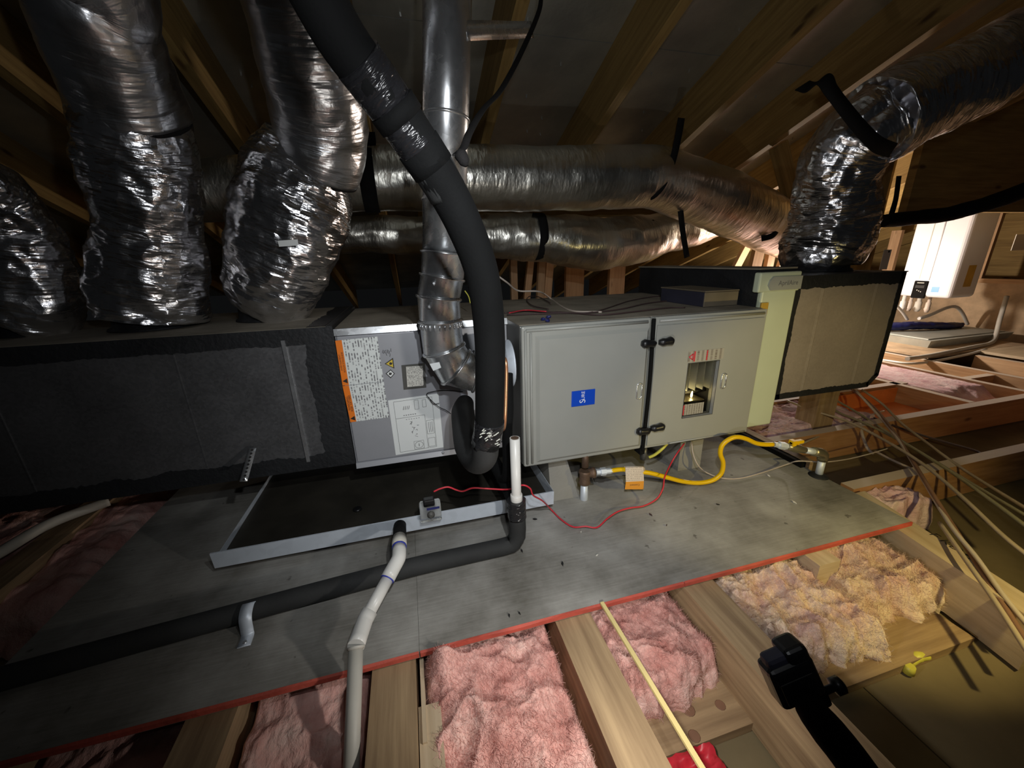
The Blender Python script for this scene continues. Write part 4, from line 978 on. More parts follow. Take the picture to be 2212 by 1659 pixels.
# black webbing straps
def strap(label, pts, wd, width, thick=.003, n=8): return solo('duct_strap', M().ribbon(pts, wd, width, thick, n), MAT['webbing'], label, 'strap', 'black webbing straps')
def around(c, r, ax, a0, a1, k=10, up=V((0, 0, 1))):
    ax = V(ax).normalized(); f = ax.cross(up).normalized(); u = f.cross(ax)
    return [c + (f * math.cos(t) + u * math.sin(t)) * r for t in [a0 + (a1 - a0) * i / k for i in range(k + 1)]]
c = P(797, 388, y=1.76)
strap('black webbing strap around the horizontal duct left of the vent', [P(793, 285, y=1.72), P(795, 310, y=1.70)] + around(c, hr[2] + .006, (1, 0, 0), 1.2, -1.9), (1, 0, 0), .055)
c = P(1412, 384, y=1.78)
strap('black webbing strap slinging the large duct where it bends', [P(1472, 255, y=1.66), P(1466, 290, y=1.66)] + [P(1455, 340, y=1.66), P(1443, 375, y=1.655), P(1428, 405, y=1.66), P(1408, 425, y=1.68), P(1390, 433, y=1.72)], (1, -.2, -.25), .030)
c = P(1160, 512, y=2.1)
strap('black webbing strap around the small sagging duct', [P(1150, 462, y=2.05)] + around(c, hr2[4] + .005, (1, 0, 0), 1.0, -1.8), (1, 0, 0), .045)
strap('black webbing strap near the right end of the small duct', [P(1408, 478, y=2.03), P(1422, 492, y=2.03), P(1420, 515, y=2.02), P(1408, 540, y=2.03)], (1, 0, -.3), .022)
strap('black strap hanging straight down beside the right duct bend', [P(1470, 455, y=1.75), P(1475, 500, y=1.75), P(1484, 556, y=1.75)], (1, 0, 0), .030)
strap('short black strap under the far end of the large duct', [P(1688, 488, y=1.85), P(1670, 508, y=1.83), P(1645, 516, y=1.85)], (0, 0, 1), .030)
c, r = px_tube([(1885, 268, 92, 1.20)])
strap('wide black webbing strap holding the right duct up to a rafter', [P(1733, 185, y=1.16), P(1752, 188, y=1.12), P(1778, 172, y=1.06)] + [P(1795, 195, y=1.03), P(1825, 235, y=1.01), P(1862, 280, y=1.01), P(1895, 312, y=1.03), P(1928, 325, y=1.08)], (1, 0, .8), .042, .004)
strap('black strap tying the far hose to the post beside the heater', [P(1942, 380, y=1.69), P(1935, 430, y=1.68), P(1925, 465, y=1.66)], (1, 0, 0), .035)
strap('long thin black strap from a rafter down to the insulated line', [P(1170, -20, y=1.28), P(1164, 25, y=1.24), P(1130, 105, y=1.10), P(1085, 190, y=.95), P(1045, 235, y=.84), P(1015, 285, y=.72), P(1002, 318, y=.68), P(985, 335, y=.64)], (1, .3, .3), .012, .002)
solo('strap_knot', M().lathe([(0, .004), (.006, .010), (.018, .008), (.024, .003)], P(990, 325, y=.64), (.5, -.2, -1), 10), MAT['webbing'], 'black knot of strap beside the thick insulated line', 'strap knot')

# ================================================================== REFRIGERANT LINES
D = lambda px, py, d: P(px, py, d=d)
rl = T('insulated_refrigerant_line', 'thick black insulated refrigerant line bending in front of the furnace', 'pipe', D(1050, 990, .85))
SPT = [D(560, -260, .36) + V((-.10, -.30, .38)), D(560, -260, .36), D(660, -60, .41), D(742, 90, .455), D(848, 232, .51), D(935, 362, .565), D(1000, 480, .625), D(1043, 600, .69), D(1058, 730, .75), D(1058, 850, .79), D(1056, 925, .82), D(1048, 968, .855)]
rl.part('foam_sleeve', M().tube(SPT, .0300, 28, step=.012), MAT['foam'])
UB = [D(1049, 945, .835), D(1046, 985, .87), D(1028, 994, .94), D(1010, 965, 1.02), D(1003, 920, 1.08), D(1000, 890, 1.12), D(1004, 872, 1.20)]
rl.part('u_bend_sleeve', M().tube(UB, [.0295, .0300, .0320, .0340, .0345, .033, .028], 28, step=.012), MAT['foamg'])
rl.part('glossy_tape', M().tube([D(772, 128, .468), D(810, 180, .49), D(848, 232, .51)], .0312, 28, step=.01, disp=crumple(41, .0012, 2, 30)), MAT['tape'], 'glossy black tape wrap')
rl.part('matte_collar', M().tube([D(845, 228, .509), D(868, 262, .523)], .0335, 28, n=2), MAT['foam'])
rl.part('glossy_tape', M().tube([D(864, 256, .521), D(905, 317, .547)], .0312, 28, n=8, disp=crumple(44, .0012, 2, 30)), MAT['tape'], 'glossy black tape wrap')
rl.part('matte_collar', M().tube([D(902, 313, .546), D(936, 364, .568)], .0328, 28, n=2), MAT['foam'])
rl.part('glossy_tape', M().tube([D(934, 361, .566), D(966, 416, .593)], .0306, 28, n=6, disp=crumple(47, .0006, 2, 30)), MAT['foamg'], 'dull tape wrap')
rl.part('glossy_tape', M().tube([D(1057, 908, .812), D(1054, 935, .826), D(1048, 958, .848)], .0310, 28, n=5, disp=crumple(49, .0014, 2, 30)), MAT['tape'], 'glossy black tape wrap')
# pale print marks on the tape
m = M(); rs = random.Random(4)
for k in range(16):
    px = rs.uniform(1034, 1076); py = 940 + (1056 - px) * -.25 + rs.uniform(-8, 22); a = D(px, py, .785); m.beam(a, a + V((rs.uniform(.004, .008), 0, rs.uniform(.001, .005))), .002, .0008, (0, 1, 0))
rl.part('tape_print', m, MAT['pale'])
solo('copper_line', M().tube([P(1086, 770, y=.93), P(1093, 785, y=.90), P(1093, 840, y=.90), P(1090, 915, y=.90), P(1084, 930, y=.95), P(1075, 935, y=1.05), P(1072, 930, y=1.19)], .0048, 12), MAT['copper'], 'thin bare copper line beside the thick black line', 'pipe')

# ================================================================== CONDENSATE DRAIN
cdn = T('condensate_drain', 'black foam covered condensate drain with open white stub standing on the platform', 'drain pipe', P(1125, 1180, z=0))
CY_ = .87
top = P(1112, 946, y=CY_); bx = top.x; 
cdn.part('white_stub', M().lathe([(0, .0125), (.004, .0133), (top.z - P(1117, 1070, y=CY_).z, .0133)], (bx, CY_, P(1117, 1070, y=CY_).z), (0, 0, 1), 24), MAT['pvc'])
cdn.part('stub_bore', M().lathe([(-.001, .0105), (.0006, .0105)], (bx, CY_, top.z), (0, 0, 1), 20), MAT['iron'])
zc = P(1117, 1078, y=CY_).z
cdn.part('coupling', M().lathe([(-.022, .0165), (.014, .0165), (.016, .0155)], (bx, CY_, zc), (0, 0, 1), 24), MAT['pvc'])
cdn.part('tape_wrap', M().tube([(bx, CY_, zc - .002), (bx, CY_, zc - .03), (bx + .001, CY_, zc - .058)], .0255, 24, n=8, disp=crumple(53, .0014, 2, 30)), MAT['tape'], 'wrinkled black tape')
LR = .0235
FPT = [V((bx, CY_, zc - .05)), V((bx + .001, CY_, zc - .095)), V((bx, CY_, LR + .028)), V((bx - .012, CY_, LR + .008)), V((bx - .04, CY_, LR)), V((bx - .16, CY_ - .002, LR)), V((-.091, .864, LR)), V((-.449, .836, LR)), V((-.90, .795, LR)), V((-1.3, .76, LR))]
cdn.part('foam_sleeve', M().tube(FPT, .0235, 24, step=.012), MAT['foamg'], 'grey black foam sleeve')
cdn.part('branch_sleeve', M().tube([P(1060, 985, y=1.12), P(1085, 1030, y=1.02), P(1108, 1075, y=.93), (bx - .004, CY_ + .01, zc - .035)], .021, 20), MAT['foam'])
cdn.part('riser_sleeve', M().tube([(bx + .008, .96, .50), (bx + .006, .955, .40), (bx, .95, top.z - .01), (bx - .002, .96, .20), (bx - .01, 1.02, .14)], .015, 18), MAT['foam'])
c = P(538, 1325, z=.03)
m = M().ribbon([(c.x - .002, c.y + .034, .001), (c.x - .001, c.y + .026, .030), (c.x, c.y + .008, .0495), (c.x + .001, c.y - .020, .040), (c.x + .002, c.y - .030, .012), (c.x + .003, c.y - .036, .002), (c.x + .004, c.y - .062, .0015)], (1, .06, 0), .026, .0016)
ps = solo('pipe_strap', m, MAT['galv_pan'], 'galvanised half loop strap holding down the black drain sleeve', 'pipe strap')
s_ = V((c.x + .0035, c.y - .052, .002)); ho = link('screw', M().lathe([(0, .005), (.003, .004)], s_, (0, 0, 1), 10).mesh('screw', V(ps.location)), MAT['galv'], ps)

# ================================================================== DRAIN PAN
px0, px1, py0, py1, pz0, pz1 = -.572, .387, 1.005, 1.56, .030, .079
dp = T('drain_pan', 'shallow galvanised drain pan under the coil cabinet', 'drain pan', (-.09, 1.28, .0))
dp.part('pan_floor', M().box((px0, py0, pz0), (px1, py1, pz0 + .0015)), MAT['panfloor'])
dp.part('front_wall', M().prism([(px0, py0, pz0), (px0, py0 + .0015, pz0), (px0, py0 + .0015, pz1), (px0, py0 - .003, pz1), (px0, py0 - .003, pz1 - .003)][::-1], (px1 - px0, 0, 0)), MAT['galv_pan'], 'bright front wall')
dp.part('side_wall', M().hexa([(px0, py0, pz0), (px0 + .0015, py0, pz0), (px0 + .0015, py1, pz0), (px0, py1, pz0), (px0, py0, pz0 + .022), (px0 + .0015, py0, pz0 + .022), (px0 + .0015, py1, pz0 + .012), (px0, py1, pz0 + .012)]), MAT['galv_pan'])
dp.part('side_wall', M().box((px1 - .0015, py0, pz0), (px1, py1, pz1), 1), MAT['galv_pan'])
dp.part('back_wall', M().box((px0, py1 - .0015, pz0), (px1, py1, pz1), 0), MAT['galv_pan'])
for x in (-.50, -.08, .30): dp.part('runner', M().box((x - .02, 1.05, 0), (x + .02, 1.54, pz0), 1), MAT['joist'])
q = P(772, 1100, z=.033); dp.part('plug', M().lathe([(0, .014), (.004, .014), (.006, .010)], (q.x, q.y, pz0 + .0015), (0, 0, 1), 14), MAT['black'])

fs = T('float_switch', 'clear plastic float switch box clipped on the drain pan rim', 'float switch', P(930, 1127, y=.995))
c = P(930, 1103, y=.985); hx, hz_ = .030, .030
fs.part('clear_box', bevbox((c.x - hx, .972, c.z - hz_), (c.x + hx, .996, c.z + hz_), .004), MAT['clear'], 'clear plastic cover')
fs.part('back_plate', bevbox((c.x - hx + .003, .993, c.z - hz_ + .002), (c.x + hx - .003, .9995, c.z + hz_ - .002), .002), MAT['paper'])
fs.part('cap', bevbox((c.x - .018, .974, c.z + hz_ - .010), (c.x + .014, .996, c.z + hz_ + .012), .004), MAT['black'])
fs.part('knob', M().lathe([(0, .011), (.004, .011), (.006, .007), (.010, .005)], (c.x, .972, c.z - .004), (0, -1, 0), 18), MAT['sidegrey'])
fs.part('label', M().box((c.x - .010, .971, c.z + .012), (c.x + .026, .9717, c.z + .019)), MAT['bluewire'])
wp = [(937, 1062, .97), (950, 1056, .97), (968, 1052, .97), (985, 1058, .97), (1000, 1061, .97), (1022, 1054, .96), (1060, 1056, .95), (1100, 1057, .93), (1128, 1048, .90), (1145, 1055, .90), (1152, 1070, .91), (1172, 1082, .94)]
wpts = [P(a, b, y=y) for a, b, y in wp] + [P(1188, 1098, z=.015), P(1212, 1122, z=.008), P(1238, 1138, z=.006), P(1265, 1137, z=.012), P(1290, 1139, z=.010), P(1312, 1120, z=.016), P(1335, 1105, z=.02), P(1362, 1097, z=.02), P(1390, 1093, z=.015), P(1418, 1078, z=.03), P(1432, 1055, z=.055), P(1436, 1030, z=.08), P(1450, 1000, y=1.02), P(1462, 980, y=1.03), P(1478, 958, y=1.06)]
wire(wpts, .0024, 'red', 'twisted red wire running from float switch along the platform to the furnace', name='red_wire')

# ================================================================== WHITE OVERFLOW PIPE
ov = T('overflow_drain_pipe', 'white plastic overflow pipe running from drain pan over the platform edge', 'drain pipe', P(768, 1420, z=0))
A0 = P(864, 1138, y=1.0); A = D(863, 1160, 1.01); B = D(862, 1205, .94); Cc = D(787, 1342, .83); Dd = D(769, 1396, .772); Ee = D(757, 1700, .66)
OR = .0140
def seg(a, b, r): return M().poly([a, b], r, 24)
ov.part('pan_nipple', seg(A0 + V((0, .01, 0)), A, .0175), MAT['blackr'])
ov.part('adapter', M().poly([A, A.lerp(B, .14), A.lerp(B, .15), A.lerp(B, .38), A.lerp(B, .39), A.lerp(B, .48)], [.0165, .0165, .0185, .0185, .0175, .0175], 24), MAT['pvcg'])
ov.part('glue_ring', seg(A.lerp(B, .48), A.lerp(B, .53), .0178), MAT['blue'], 'blue glue ring')
ov.part('elbow', M().tube([A.lerp(B, .52), A.lerp(B, .9), B + (Cc - B) * .02, B.lerp(Cc, .18), B.lerp(Cc, .36)], .0168, 24), MAT['pvc'])
ov.part('glue_ring', seg(B.lerp(Cc, .355), B.lerp(Cc, .375), .0166), MAT['blue'], 'blue glue ring')
ov.part('pipe', seg(B.lerp(Cc, .36), Cc, OR), MAT['pvc'])
ov.part('elbow', M().tube([B.lerp(Cc, .86), B.lerp(Cc, .97), Cc.lerp(Dd, .5), Dd], .0172, 24), MAT['pvc'])
ov.part('glue_ring', M().poly([Dd, Dd.lerp(Ee, .015), Dd.lerp(Ee, .03)], [.0178, .0172, .0150], 24), MAT['pvcg'])
ov.part('pipe', seg(Dd, Ee + (Ee - Dd) * .35, OR), MAT['pvcg'])

# ================================================================== GAS LINE
gs = T('gas_drip_leg', 'iron gas tee with capped nipple standing under the left furnace door', 'gas pipe', P(1264, 1080, z=0))
gp = P(1264, 1082, z=0); gx, gy = gp.x, gp.y + .01
tz_ = lambda py: P(1264, py, y=gy).z
gs.part('bottom_nipple', M().lathe([(0, .0125), (.002, .0135), (tz_(1045), .0125)], (gx, gy, 0), (0, 0, 1), 18), MAT['galv_pan'])
gs.part('tee', M().lathe([(0, .018), (.004, .0205), (.012, .0175), (.036, .0175), (.044, .0205), (.050, .018)], (gx, gy, tz_(1044)), (0, 0, 1), 20).lathe([(.010, .015), (.022, .015), (.024, .018), (.034, .018)], (gx, gy, tz_(1023)), (1, -.1, 0), 18), MAT['iron'])
gs.part('top_nipple', M().lathe([(0, .0115), (FZ0 - tz_(1006) + .02, .0115)], (gx, gy, tz_(1008)), (0, 0, 1), 16), MAT['iron'])
yl = lambda px: 1.035 - (px - 1300) / 400 * .10
gh = T('gas_connector', 'yellow coated flexible gas connector curving above the platform', 'gas hose', P(1500, 1045, y=yl(1500)))
gl = [(1318, 1017), (1345, 1014), (1375, 1018), (1405, 1022), (1440, 1031), (1475, 1040), (1510, 1043), (1540, 1037), (1558, 1022), (1562, 1000), (1556, 980), (1560, 962), (1575, 949), (1592, 944), (1612, 948), (1632, 957), (1650, 960), (1670, 960)]
gh.part('hose', M().tube([P(a, b, y=yl(a)) for a, b in gl], .0078, 16, step=.006), MAT['yellow'])
a = P(1318, 1017, y=yl(1318)); b = P(1288, 1020, y=yl(1288))
gh.part('end_nut', M().poly([a + (a - b) * .15, a, a.lerp(b, .3), a.lerp(b, .32), a.lerp(b, .7), a.lerp(b, .72), b], [.008, .010, .010, .0135, .0135, .010, .010], 6, True, False), MAT['galv_pan'])
tgx = 1370
tga = P(1351, 1010, y=yl(tgx) - .010); tgb = P(1390, 1009, y=yl(tgx) - .010); tgc = P(1391, 1039, y=yl(tgx) - .014); tgd = P(1352, 1041, y=yl(tgx) - .014); tge = P(1390, 1057, y=yl(tgx) - .012); tgf = P(1350, 1057, y=yl(tgx) - .012)
def sheet(q, th=.0006, uv=((0, 1), (1, 1), (1, 0), (0, 0))):
    m = M(); n = V((0, th, 0)); m.v += list(q) + [p + n for p in q]; m.face((0, 3, 2, 1), [uv[0], uv[3], uv[2], uv[1]]); m.face((4, 5, 6, 7))
    for i in range(4): m.face((i, (i + 1) % 4, (i + 1) % 4 + 4, i + 4))
    return m
tgo = gh.part('paper_tag', sheet((tga, tgb, tgc, tgd)), MAT['printt'], 'white and orange paper tag')
gh.part('tag_wrap', M().lathe([(0, .0105), ((tgb - tga).length, .0105)], P(1351, 1014, y=yl(tgx)), (tgb - tga), 16), MAT['printt'])
gh.part('orange_band', sheet((tgd, tgc, tge, tgf)), MAT['orangetag'], None, tgo)
cc = (tgd + tgc + tge + tgf) / 4 + V((0, -.001, .002)); ux = (tgd - tgc).normalized()
gh.part('tag_lettering', text('Connect', cc, ux, (0, 0, -1), .011), MAT['iron'], None, tgo)
gv = T('gas_shutoff_valve', 'brass gas valve with yellow handle and galvanised elbow at platform right end', 'gas valve', P(1765, 1027, z=0))
vb = P(1765, 1028, z=0); vy = vb.y
p1 = P(1672, 960, y=yl(1672)); p2 = P(1700, 964, y=.932); p3 = P(1738, 972, y=.926); p4 = P(1772, 978, y=vy)
dv = (p2 - p1).normalized()
gv.part('end_nut', M().poly([p1, p1.lerp(p2, .35), p1.lerp(p2, .37), p1.lerp(p2, .85), p1.lerp(p2, .87), p2], [.009, .009, .0135, .0135, .011, .011], 6, True, False), MAT['galv_pan'])
gv.part('valve_body', M().poly([p2, p2.lerp(p3, .2), p2.lerp(p3, .4), p2.lerp(p3, .6), p2.lerp(p3, .8), p3], [.011, .013, .016, .016, .013, .012], 16), MAT['brass'])
h = p2.lerp(p3, .5) + V((0, 0, .018))
gv.part('handle', bevbox((h.x - .028, h.y - .008, h.z), (h.x + .024, h.y + .008, h.z + .012), .003).box((h.x - .028, h.y - .009, h.z - .008), (h.x - .012, h.y + .009, h.z + .016)).box((h.x - .006, h.y - .005, h.z - .012), (h.x + .006, h.y + .005, h.z)), MAT['yellow'], 'yellow lever handle')
gv.part('nipple', M().poly([p3, p3.lerp(p4, .7)], .0115, 16), MAT['galv_pan'])
ez = p4 + V((.004, 0, 0))
gv.part('elbow', M().tube([p3.lerp(p4, .55), p4, ez + V((.012, 0, -.012)), ez + V((.014, 0, -.034))], [.0165, .0175, .0175, .0165], 18), MAT['brass'])
gv.part('riser_nipple', M().poly([ez + V((.014, 0, -.03)), V((vb.x + .006, vy, 0.0))], .0122, 18), MAT['galv_pan'])
gv.part('floor_seal', M().lathe([(0, .032), (.003, .028), (.010, .015)], (vb.x + .006, vy, 0), (0, 0, 1), 18), MAT['mastic'])

wire([P(1441, 958, y=1.06), P(1430, 970, y=1.06), P(1415, 982, y=1.07), P(1402, 988, y=1.08)], .0055, 'yellowc', 'short yellow electrical cable hanging below the furnace doors', name='electrical_cable', cat='cable')
solo('cable_connector', M().lathe([(0, .010), (.02, .012), (.05, .009)], P(1388, 992, y=1.09), (.1, 0, 1), 14), MAT['galv_duct'], 'grey cable connector under the furnace door seam', 'connector')
wire([P(1494, 955, y=1.08), P(1497, 980, y=1.06), P(1508, 1005, y=1.04), P(1528, 1022, z=.012), P(1560, 1033, z=.006), P(1600, 1033, z=.004), P(1650, 1020, z=.006), P(1700, 1003, z=.02), P(1725, 996, z=.05), P(1780, 998, z=.03), P(1830, 992, z=-.01), P(1880, 980, z=-.01), P(1920, 968, z=-.01)], .0024, 'cablewhite', 'thin pale thermostat wire winding from the furnace off the platform', name='thermostat_wire')

# ================================================================== CABLES OVER THE RIGHT BAYS
def cab(L, r, mat, label): 
    return wire([D(*q) for q in L], r, mat, label, name='electrical_cable', cat='cable', group='cables crossing the right hand bays')
cab([(1838, 838, 2.05), (1885, 878, 1.95), (1920, 918, 1.75), (1965, 985, 1.5), (2020, 1075, 1.25), (2080, 1170, 1.08), (2150, 1280, .95), (2240, 1420, .82)], .0062, 'cablebrown', 'dark brown cable falling from the plenum corner to lower right edge')
cab([(1850, 845, 2.0), (1900, 900, 1.85), (1940, 950, 1.62), (1990, 1030, 1.38), (2050, 1130, 1.14), (2110, 1205, 1.02), (2170, 1290, .93), (2240, 1375, .85)], .0058, 'cablewhite', 'reddish pale cable beside the dark brown falling cable')
cab([(1700, 866, 2.0), (1760, 888, 1.9), (1830, 910, 1.8), (1900, 945, 1.65), (1990, 1000, 1.42), (2080, 1075, 1.2), (2170, 1160, 1.05), (2260, 1230, .95)], .0056, 'cable', 'tan cable starting under the plenum, lowest of the fan')
cab([(1770, 862, 2.1), (1810, 890, 2.0), (1870, 915, 1.85), (1950, 955, 1.65), (2040, 1010, 1.42), (2140, 1080, 1.2), (2260, 1170, 1.0)], .0056, 'cablegreen', 'olive cable crossing the fan in the middle')
cab([(1790, 856, 2.15), (1850, 890, 2.0), (1920, 935, 1.8), (2010, 990, 1.55), (2100, 1045, 1.34), (2260, 1140, 1.05)], .0050, 'cablegreen', 'second olive cable close above the middle one')
cab([(1862, 842, 2.1), (1905, 872, 2.0), (1945, 912, 1.85), (2000, 955, 1.68), (2090, 1020, 1.44), (2260, 1125, 1.1)], .0055, 'cable', 'tan cable leaving the plenum corner for the right edge')
cab([(1650, 995, 1.62), (1740, 955, 1.75), (1820, 920, 1.9), (1870, 900, 2.0), (1910, 888, 2.1)], .0050, 'cable', 'pale cable rising leftwards behind the gas valve')
cab([(1858, 905, 1.9), (1862, 935, 1.85), (1872, 965, 1.8), (1885, 980, 1.8)], .0070, 'cablewhite', 'short pale cable loop hanging in the bay')
cab([(1880, 900, 2.0), (1960, 930, 1.85), (2040, 955, 1.75), (2110, 975, 1.65), (2130, 990, 1.6)], .0050, 'cabledark', 'thin dark cable lying flat across the right bay')
cab([(1890, 975, 1.7), (1930, 995, 1.6), (1985, 1020, 1.5)], .0048, 'cablewhite', 'thin pale cable end below the fan')
cab([(2030, 1130, 1.16), (2090, 1215, 1.0), (2150, 1300, .9), (2240, 1440, .78)], .0060, 'cable', 'buff cable nearest to the joist with handwriting')
cab([(1905, 778, 3.1), (1980, 785, 2.9), (2080, 768, 3.0), (2130, 755, 3.1)], .010, 'pvc', 'pale cable along the water heater platform edge')
cab([(1900, 835, 2.6), (1960, 850, 2.5), (2020, 868, 2.35), (2080, 880, 2.3)], .0085, 'cabledark', 'black ribbed cable along the far joist')
cab([(2140, 815, 3.0), (2180, 812, 2.9), (2215, 798, 2.85)], .007, 'cable', 'curved tan cable at the right edge by the far joists')

# handwriting and far marks on the right joist
wa = P(2022, 1158, z=-.0192); wb_ = P(2100, 1206, z=-.0192); wu = (wb_ - wa).normalized(); wv = V((0, 0, 1)).cross(wu)
m = text('F KDT', wa.lerp(wb_, .42), wu, wv, .036)
rs = random.Random(8)
for k in range(9):
    a = wa.lerp(wb_, .86 + rs.uniform(-.06, .12)) + wv * rs.uniform(-.010, .010); m.tube([a, a + wu * .006 + wv * rs.uniform(-.006, .006), a + wu * .014], .0011, 5, n=1)
fl.part('handwriting', m, MAT['ink'], 'black handwriting on joist top')

# long thin stick, scraps
solo('thin_stick', M().beam(P(1300, 1302, z=.006), P(1535, 1690, z=.004), .009, .006), MAT['stickyellow'], 'long thin pale yellow stick lying over the batt to the bottom edge', 'stick')
q = P(1500, 1652, z=-.15); solo('red_scrap', M().grid(lambda u, v: (q.x - .05 + .10 * u, q.y - .03 + .05 * v, -.150 + .018 * fbm(u * 3, v * 3, 2) + .01), 14, 10), MAT['red'], 'crumpled red scrap at the bottom edge beside the stick', 'scrap')
q = P(1985, 1432, z=-.165); m = M().tube([q + V((-.03, 0, .006)), q + V((0, .006, .012)), q + V((.03, .002, .008))], [.006, .012, .008], 10)
m.lathe([(0, .012), (.02, .010)], q + V((-.05, -.008, .0)), (0, 0, 1), 12)
solo('yellow_scrap', m, MAT['yellowc'], 'small yellow plastic scrap lying on the drywall at the right', 'scrap')

# ================================================================== ACTION CAMERA ON A STICK
ac = T('action_camera', 'small black action camera seen from behind at bottom right', 'camera', D(1710, 1500, .42))
cu = (D(1760, 1440, .42) - D(1668, 1480, .42)).normalized()      # across the body
cc = D(1706, 1456, .43); vd = (cc - CAM).normalized()
cv = (D(1680, 1418, .42) - D(1730, 1495, .42)); cv = (cv - cu * cv.dot(cu)).normalized(); cn = cu.cross(cv).normalized()
Rm = Matrix((cu, cv, cn)).transposed()
def local(m): m.v = [cc + Rm @ v for v in m.v]; return m
ac.part('body', local(bevbox((-.026, -.026, -.014), (.026, .022, .014), .007, 3)), MAT['black'])
ac.part('top_hump', local(bevbox((-.001, .008, -.016), (.025, .034, .013), .006, 3)), MAT['black'])
ac.part('dusty_cover', local(bevbox((-.022, .012, -.008), (.004, .031, .010), .005, 2)), MAT['navy'])
ac.part('back_screen', local(bevbox((-.020, -.018, .0135), (.018, .006, .0155), .001)), MAT['glass'] if False else MAT['black'])
ac.part('logo_plate', local(M().box((-.010, -.020, .0146), (.004, -.015, .0151))), MAT['bluewire'], 'small pale logo plate')
ac.part('mount_foot', local(bevbox((.000, -.044, -.009), (.028, -.022, .009), .004)), MAT['blackr'])
ac.part('thumb_screw', local(M().lathe([(0, .004), (.010, .004), (.011, .009), (.020, .009), (.022, .006)], (.028, -.033, 0), (1, 0, 0), 12)), MAT['black'])
ac.part('screw_end', local(M().lathe([(0, .0035), (.004, .0035), (.0055, .002)], (-.004, -.036, .002), (-1, 0, 0.3), 10)), MAT['galv'])
solo('selfie_stick', M().tube([cc + Rm @ V((.014, -.042, 0)), D(1752, 1530, .41), D(1790, 1580, .40), D(1830, 1630, .39), D(1900, 1730, .37), D(2000, 1880, .35), D(2000, 1880, .35) + V((.02, -.22, -.12))], [.010, .015, .0175, .0175, .0175, .0175, .0175], 20), MAT['blackr'], 'thick black grip stick carrying the small camera', 'camera stick')

# ================================================================== WATER HEATER AND ITS SURROUNDINGS
hx0, hx1, hy0, hy1, hz0, hz1 = 4.30, 4.60, 2.19, 2.565, .385, 1.08
wh = T('tankless_water_heater', 'white wall hung tankless water heater with black keypad at the right', 'water heater', (4.45, 2.38, hz0))
wh.part('case', bevbox((hx0, hy0, hz0), (hx1, hy1, hz1), .03, 4), MAT['white'])
wh.part('front_groove', M().box((hx0 - .001, hy0 + .235, hz0 + .15), (hx0 + .003, hy0 + .241, hz1 - .03)), MAT['pale'])
wh.part('front_ridge', M().tube([(hx0, hy0 + .17, hz0 + .14), (hx0, hy0 + .17, hz1 - .03)], .006, 8, n=1), MAT['white'])
kp = wh.part('keypad', bevbox((hx0 - .010, hy0 + .165, hz0 - .012), (hx0 + .01, hy0 + .262, hz0 + .135), .006), MAT['blackr'], 'black keypad')
wh.part('screen', M().box((hx0 - .0115, hy0 + .182, hz0 + .075), (hx0 - .0098, hy0 + .245, hz0 + .098)), MAT['foamg'], None, kp)
wh.part('logo', M().box((hx0 - .0115, hy0 + .190, hz0 + .115), (hx0 - .0098, hy0 + .238, hz0 + .121)), MAT['pale'], None, kp)
for k in range(3): wh.part('button', M().box((hx0 - .0115, hy0 + .195 + .014 * k, hz0 + .04 + .006 * k), (hx0 - .0098, hy0 + .201 + .014 * k, hz0 + .048 + .006 * k)), MAT['pale'], None, kp)
wh.part('blue_label', M().box((hx0 - .0015, hy0 + .085, hz0 + .045), (hx0 + .002, hy0 + .135, hz0 + .090)), MAT['glasslab'], 'square blue label')
wh.part('mustard_label', M().box((hx0 + .11, hy0 - .0015, hz0 + .09), (hx0 + .20, hy0 + .002, hz0 + .26)), MAT['mustard'], 'mustard yellow side label')
for k, (x, y, mt, r) in enumerate(((4.40, 2.50, 'cablewhite', .012), (4.42, 2.45, 'pvcg', .016), (4.42, 2.38, 'cablewhite', .012), (4.36, 2.53, 'pvc', .014))):
    wh.part('connection_pipe', M().lathe([(0, r), (-.06, r), (-.065, r * 1.5), (-.11, r * 1.5), (-.12, r * 1.8), (-.15, r)], (x, y, hz0 + .01), (0, 0, 1), 12), MAT[mt])
wb = T('heater_platform', 'bare plywood platform below the water heater', 'platform', (4.5, 2.45, -.02))
wb.part('plywood_sheet', M().box((3.80, 1.95, -.02), (4.95, 3.0, 0)), MAT['osb'])
wb.part('plywood_sheet', M().box((4.35, 1.60, -.02), (5.25, 1.945, 0)), MAT['board'])
wpn = T('heater_drain_pan', 'square grey drain pan on the platform under the water heater', 'drain pan', (4.6, 2.4, .0))
wpn.part('pan_base', M().hexa([(4.12, 2.14, 0), (5.12, 2.14, 0), (5.12, 2.80, 0), (4.12, 2.80, 0), (4.10, 2.12, .06), (5.14, 2.12, .06), (5.14, 2.82, .06), (4.10, 2.82, .06)]), MAT['greypan'])
wpn.part('pan_lid', bevbox((4.14, 2.16, .058), (5.10, 2.78, .068), .003), MAT['greypan'])
solo('blue_bundle', M().tube([(4.12, 2.55, .10), (4.40, 2.46, .115), (4.75, 2.40, .10), (4.98, 2.40, .09)], [.03, .034, .03, .022], 12, disp=crumple(61, .006, 2, 14)), MAT['bluewire'], 'dark blue bundle lying on the heater drain pan', 'bundle')
solo('white_hose', M().tube([P(1985, 688, y=2.45), P(2010, 680, y=2.45), P(2045, 665, y=2.45), P(2065, 663, y=2.45), P(2078, 675, y=2.45), P(2090, 700, y=2.45)], .014, 12), MAT['pvc'], 'white hose bent in an arch beside the heater pan', 'hose')
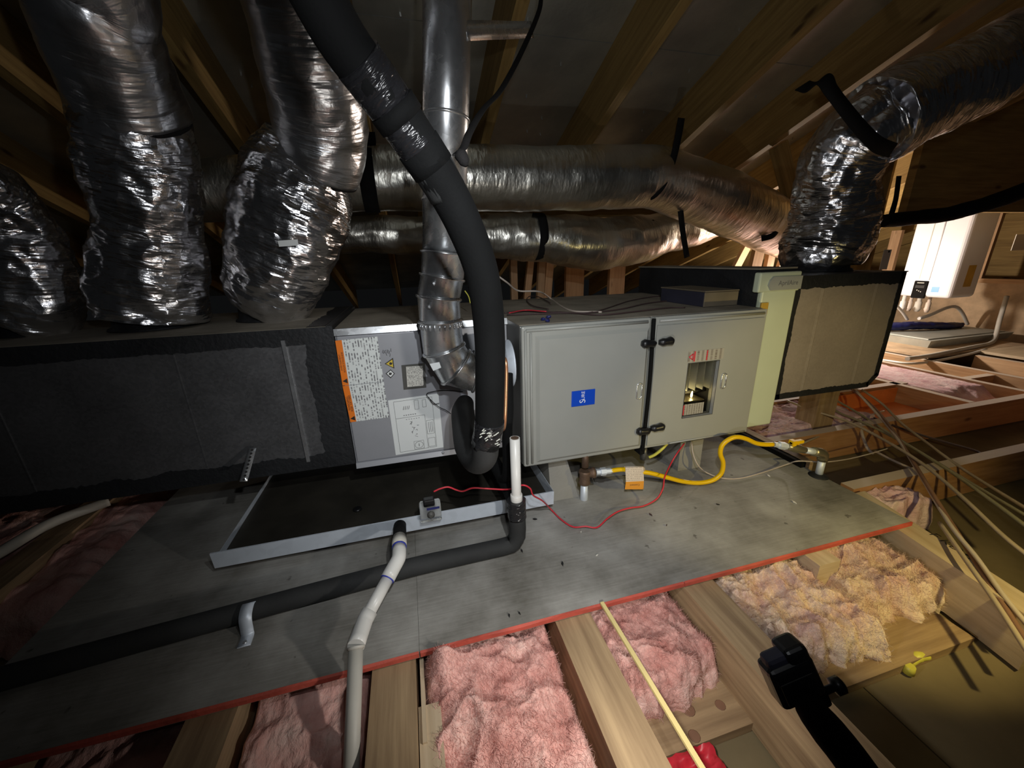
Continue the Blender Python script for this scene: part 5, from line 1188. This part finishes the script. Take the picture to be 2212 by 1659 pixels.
solo('white_hose', M().tube([P(1935, 658, y=2.5), P(1950, 675, y=2.5), P(1960, 690, y=2.5)], .012, 12), MAT['pvc'], 'short slanted white hose left of the heater fittings', 'hose')
solo('pvc_drain', M().tube([P(2175, 640, y=2.2), P(2160, 690, y=2.15), P(2150, 728, y=2.1), P(2138, 742, y=2.05), P(2100, 750, y=2.0), P(2010, 768, y=1.95), P(1960, 775, y=1.95)], .016, 12), MAT['pvcg'], 'tan plastic drain pipe standing at the corner of the heater platform', 'drain pipe')
solo('sill_board', M().beam(P(2085, 680, y=2.7), P(2170, 695, y=2.7), .05, .06), MAT['board'], 'pale board lying behind the heater pan', 'board')
# hose bundle and tag in front of the heater
solo('black_hose', M().tube([P(1905, 478, y=1.66), P(1940, 474, y=1.66), P(1985, 470, y=1.64), P(2050, 462, y=1.60), (P(2130, 440, y=1.55)), P(2212, 412, y=1.5), P(2330, 360, y=1.42)], [.030, .036, .036, .036, .038, .040, .042], 20, disp=crumple(67, .003, 1.5, 8)), MAT['foam'], 'thick black insulated hose slung across in front of the water heater', 'hose')
q = P(1911, 561, y=1.615); m = bevbox((q.x - .028, 1.610, q.z - .052), (q.x + .028, 1.6135, q.z + .052), .001)
tg = solo('white_tag', m, MAT['beige'], 'small pale rectangular tag on the post behind the plenum', 'tag')
link('tag_hole', M().lathe([(0, .006), (.001, .006)], (q.x + .008, 1.6098, q.z + .042), (0, -1, 0), 10).mesh('tag_hole', V(tg.location)), MAT['ink'], tg)
q = P(2200, 525, y=1.9); solo('white_card', bevbox((q.x - .05, 1.9, q.z - .05), (q.x + .12, 1.904, q.z + .06), .001), MAT['beige'], 'pale card fixed at the right picture edge beside the heater', 'card')
# far left: pale pipe beyond the platform end
solo('pale_pipe', M().tube([P(-60, 1225, z=.02), P(0, 1193, z=.02), P(110, 1130, z=.02), P(235, 1083, z=.02)], .016, 12), MAT['pvcg'], 'pale pipe lying beyond the left end of the platform', 'pipe')
wire([P(1004, 628, y=1.3), P(1012, 640, y=1.3), P(1016, 655, y=1.3)], .002, 'yellowc', 'tiny yellow wire end behind the vent elbow')
